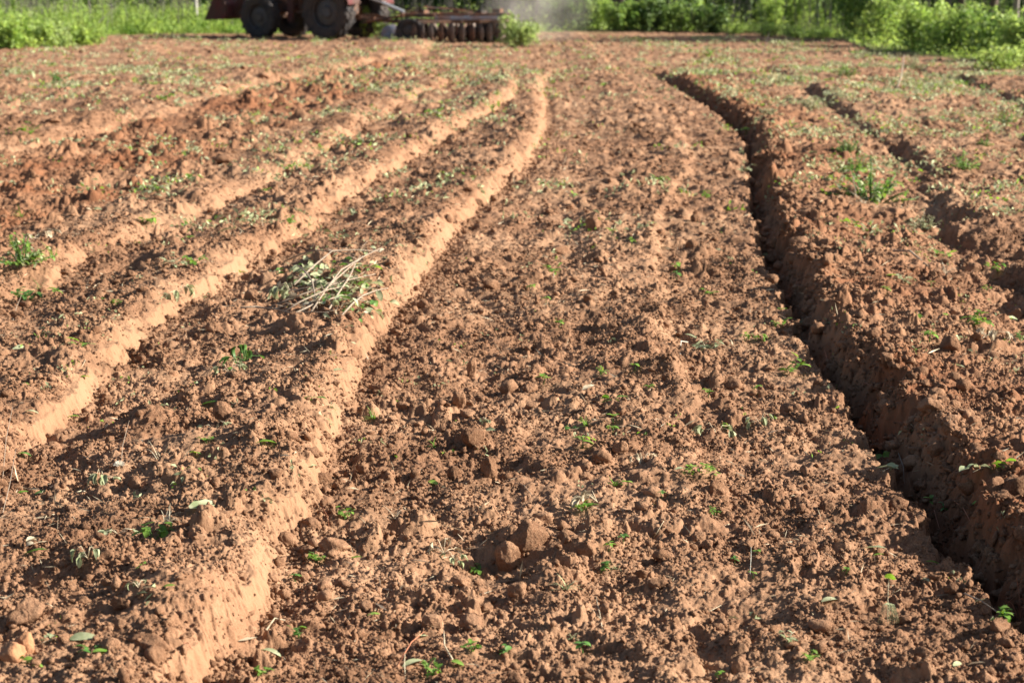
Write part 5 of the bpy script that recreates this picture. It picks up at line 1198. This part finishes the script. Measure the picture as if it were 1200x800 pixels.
m3 = nt.nodes.new('ShaderNodeMath'); m3.operation = 'MULTIPLY'; m3.inputs[1].default_value = .34; L.new(mm.outputs[0], m3.inputs[0]); L.new(m3.outputs[0], pv.inputs['Density']); L.new(pv.outputs[0], out.inputs['Volume'])
v, f = ico(4); X, Y = at(612, 48)
o = link('dust_cloud', np_mesh('dust', v, f), m); o.location = (X + .35, Y - .6, .95); o.scale = (1.5, 2.6, 1.7); tag(o, 'thin pale dust rising at the tail of the disc harrow', 'dust', None, 'stuff')
EXPOSURE = 1.33
# ------------------------------------------------------------------ sky, sun and camera
SUN_EL, SUN_AZ = R(26), R(-1)      # azimuth: from +X towards +Y (the sun stands right of and slightly behind the scene)
w = bpy.data.worlds.new('World'); scene.world = w; w.use_nodes = True
nt = w.node_tree; bg = nt.nodes['Background']
sky = nt.nodes.new('ShaderNodeTexSky'); sky.sky_type = 'NISHITA'; sky.sun_disc = False
sky.sun_elevation = SUN_EL; sky.sun_rotation = R(90) - SUN_AZ; sky.dust_density = 2.0; sky.air_density = 1.0
nt.links.new(sky.outputs[0], bg.inputs[0]); bg.inputs[1].default_value = .05
sd = Vector((math.cos(SUN_EL) * math.cos(SUN_AZ), math.cos(SUN_EL) * math.sin(SUN_AZ), math.sin(SUN_EL)))
l = bpy.data.lights.new('sun', 'SUN'); l.energy = 5.0; l.angle = R(.55); l.color = (1.0, .93, .82)
lo = bpy.data.objects.new('sun', l); COL.objects.link(lo); lo.rotation_euler = sd.to_track_quat('Z', 'Y').to_euler(); lo.location = (30, 10, 25)
cam = bpy.data.cameras.new('camera'); co = bpy.data.objects.new('camera', cam); COL.objects.link(co); scene.camera = co
co.location = (0, 0, H); co.rotation_euler = (R(90) - P, 0, 0)
cam.sensor_width = 36; cam.lens = F / 1200 * 36; cam.clip_end = 3000; cam.clip_start = .1
cam.dof.use_dof = True; cam.dof.focus_distance = 7.6; cam.dof.aperture_fstop = 5.6; cam.dof.aperture_blades = 7
vs = scene.view_settings; vs.view_transform = 'Standard'; vs.look = 'None'; vs.gamma = 1; vs.exposure = EXPOSURE; vs.use_curve_mapping = False
scene.cycles.volume_bounces = 2; scene.cycles.max_bounces = 6; scene.cycles.diffuse_bounces = 3; scene.cycles.transparent_max_bounces = 8
